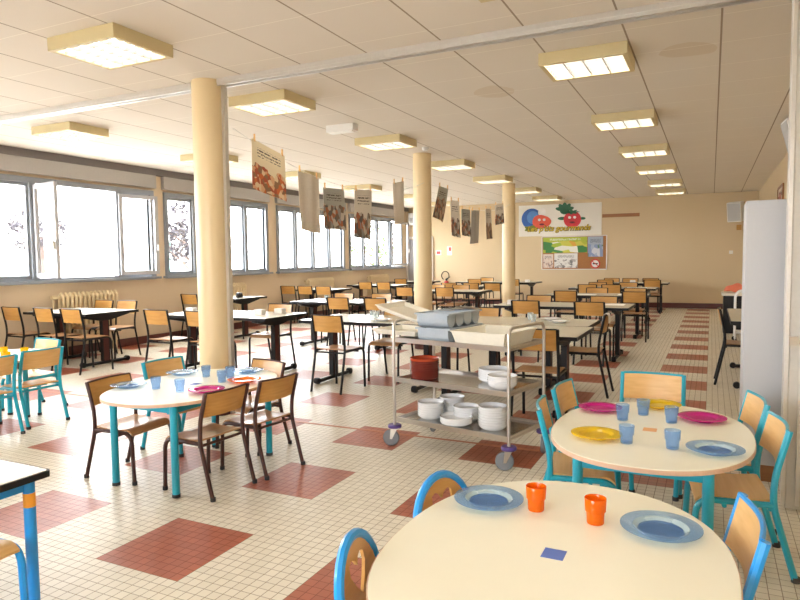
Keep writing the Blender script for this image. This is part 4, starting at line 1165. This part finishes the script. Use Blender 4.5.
for (x, y) in ((-.28, -.2), (-.28, .2), (.30, -.2), (.30, .2)): MB().lathe([(.04, -.012), (.04, .012)], (x, y, .04), 14, 'y').build('castor', M_BLACK, t)
o = MB().lathe([(.12, 0), (.15, .26), (.155, .28)], n=20).build('waste_bin', M_WHITEP, smooth=True, loc=(.80, 12.4, .512)); tag(o, 'white bin with a yellow bag on the tubular cart', 'bin')
MB().lathe([(.157, .22), (.165, .29), (.12, .33), (.02, .34)], n=20).build('bin_bag', M_YEL, o, smooth=True)

# ---------------------------------------------------------------- outside the windows
struct(MB().box((-5, 0, -.35), (90, 110, .1)).build('terrain', plain('pale_paving', (.55, .54, .50), .9)))
t = empty('house', (-27, 17, -.3)); tag(t, 'pale house with green shutters seen faintly through the windows', 'building')
MB().box((0, 0, 3), (6, 16, 6)).build('wall', plain('pale_render', (.80, .79, .74), .9), t)
MB().add([(-3.4, -8.4, 6), (3.4, -8.4, 6), (3.4, 8.4, 6), (-3.4, 8.4, 6), (0, -8.4, 8), (0, 8.4, 8)], [(0, 1, 4), (3, 5, 2), (1, 2, 5, 4), (0, 4, 5, 3), (0, 3, 2, 1)]).build('roof', plain('roof_tile', (.45, .30, .22), .9), t)
for y in (-6, -2, 2, 6):
    f = MB().box((3.02, y, 2.0), (.06, 1.3, 1.5)).build('window', plain('green_shutter', (.25, .48, .40), .6), t)
    MB().box((3.06, y, 2.0), (.04, .9, 1.2)).build('pane', plain('dark_pane', (.35, .42, .45), .2), f)
def tree(x, y, h, R, label, n, leafc):
    t = empty('tree', (x, y, -.3)); tag(t, label, 'tree', 'plum trees outside')
    tr_ = MB().tube([(0, 0, 0), (.05, .05, h * .4), (.0, .1, h * .8)], [.13, .10, .05], 8)
    for i in range(9):
        a = i * 2.4; z = h * (.35 + .05 * i)
        tr_.tube([(0, .05, z), (math.cos(a) * R * .5, math.sin(a) * R * .5, z + R * .35), (math.cos(a) * R * .9, math.sin(a) * R * .9, z + R * .6)], [.05, .03, .01], 6)
    tr_.build('trunk', plain('bark', (.10, .07, .06), .9), t, smooth=True)
    lf = MB()
    for i in range(n):
        while True:
            p = Vector((random.uniform(-1, 1), random.uniform(-1, 1), random.uniform(-1, 1)))
            if p.length < 1 and math.sin(p.x * 9 + x) + math.sin(p.y * 8) + math.sin(p.z * 9) > -.35: break
        c = Vector((p.x * R, p.y * R, h * .85 + p.z * R * .9)); s = random.uniform(.05, .10)
        u = Vector((random.uniform(-1, 1), random.uniform(-1, 1), random.uniform(-1, 1))).normalized(); w = u.orthogonal().normalized()
        lf.add([c - u * s, c + w * s * .5, c + u * s, c - w * s * .5], [(0, 1, 2, 3)])
    lf.build('foliage', leafc, t)
LEAF = plain('plum_leaf', (.022, .018, .024), .7, var=.3); LEAFG = plain('green_leaf', (.05, .085, .02), .7, var=.3)
tree(-14.6, 15.3, 3.1, 1.15, 'purple-leaved tree beyond the second window bay', 1500, LEAF)
tree(-17.5, 12.2, 3.2, .8, 'purple-leaved tree beyond the nearest window bay', 500, LEAF)
tree(-14.0, 26.5, 2.4, 1.5, 'green tree beyond the farthest window bay', 1500, LEAFG)

# ---------------------------------------------------------------- light
world = bpy.data.worlds.new('overcast_sky'); scn.world = world; world.use_nodes = True
bg = world.node_tree.nodes['Background']; bg.inputs['Color'].default_value = (.93, .96, 1.0, 1); bg.inputs['Strength'].default_value = 10.5
for (y0, y1) in BAYS:
    ld = bpy.data.lights.new('window_portal', 'AREA'); ld.shape = 'RECTANGLE'; ld.size = y1 - y0; ld.size_y = ZT - ZS
    ld.cycles.is_portal = True
    o = bpy.data.objects.new('window_portal', ld); COL.objects.link(o)
    o.location = (XL - .3, (y0 + y1) / 2, (ZS + ZT) / 2)
    o.rotation_euler = Matrix(((0, 0, -1), (1, 0, 0), (0, -1, 0))).to_euler()

ld = bpy.data.lights.new('window_portal', 'AREA'); ld.shape = 'RECTANGLE'; ld.size = FX1 - FX0; ld.size_y = FZ1 - FZ0; ld.cycles.is_portal = True  # portal for the added window behind the camera
o = bpy.data.objects.new('window_portal', ld); COL.objects.link(o); o.location = ((FX0 + FX1) / 2, YN - .3, (FZ0 + FZ1) / 2); o.rotation_euler = (PI / 2, 0, 0)

# ---------------------------------------------------------------- camera and view
cam = bpy.data.cameras.new('camera'); co = bpy.data.objects.new('camera', cam); COL.objects.link(co); scn.camera = co
cam.sensor_width = 36; cam.sensor_fit = 'HORIZONTAL'; cam.lens = 641.74 / 800 * 36; cam.clip_start = .02; cam.clip_end = 200
R3 = Matrix(((.89997041, -.01778620, .43558801), (.43579992, .06300659, -.89783551), (-.01147583, .99785461, .06445529)))
M4 = R3.to_4x4(); M4.translation = (0, 0, 1.5); co.matrix_world = M4
vs = scn.view_settings; vs.view_transform = 'Standard'; vs.look = 'None'; vs.exposure = 1.12; vs.gamma = 1; vs.use_curve_mapping = False
scn.cycles.use_denoising = True
scn.cycles.max_bounces = 10; scn.cycles.diffuse_bounces = 6; scn.cycles.transparent_max_bounces = 16; scn.cycles.sample_clamp_indirect = 6
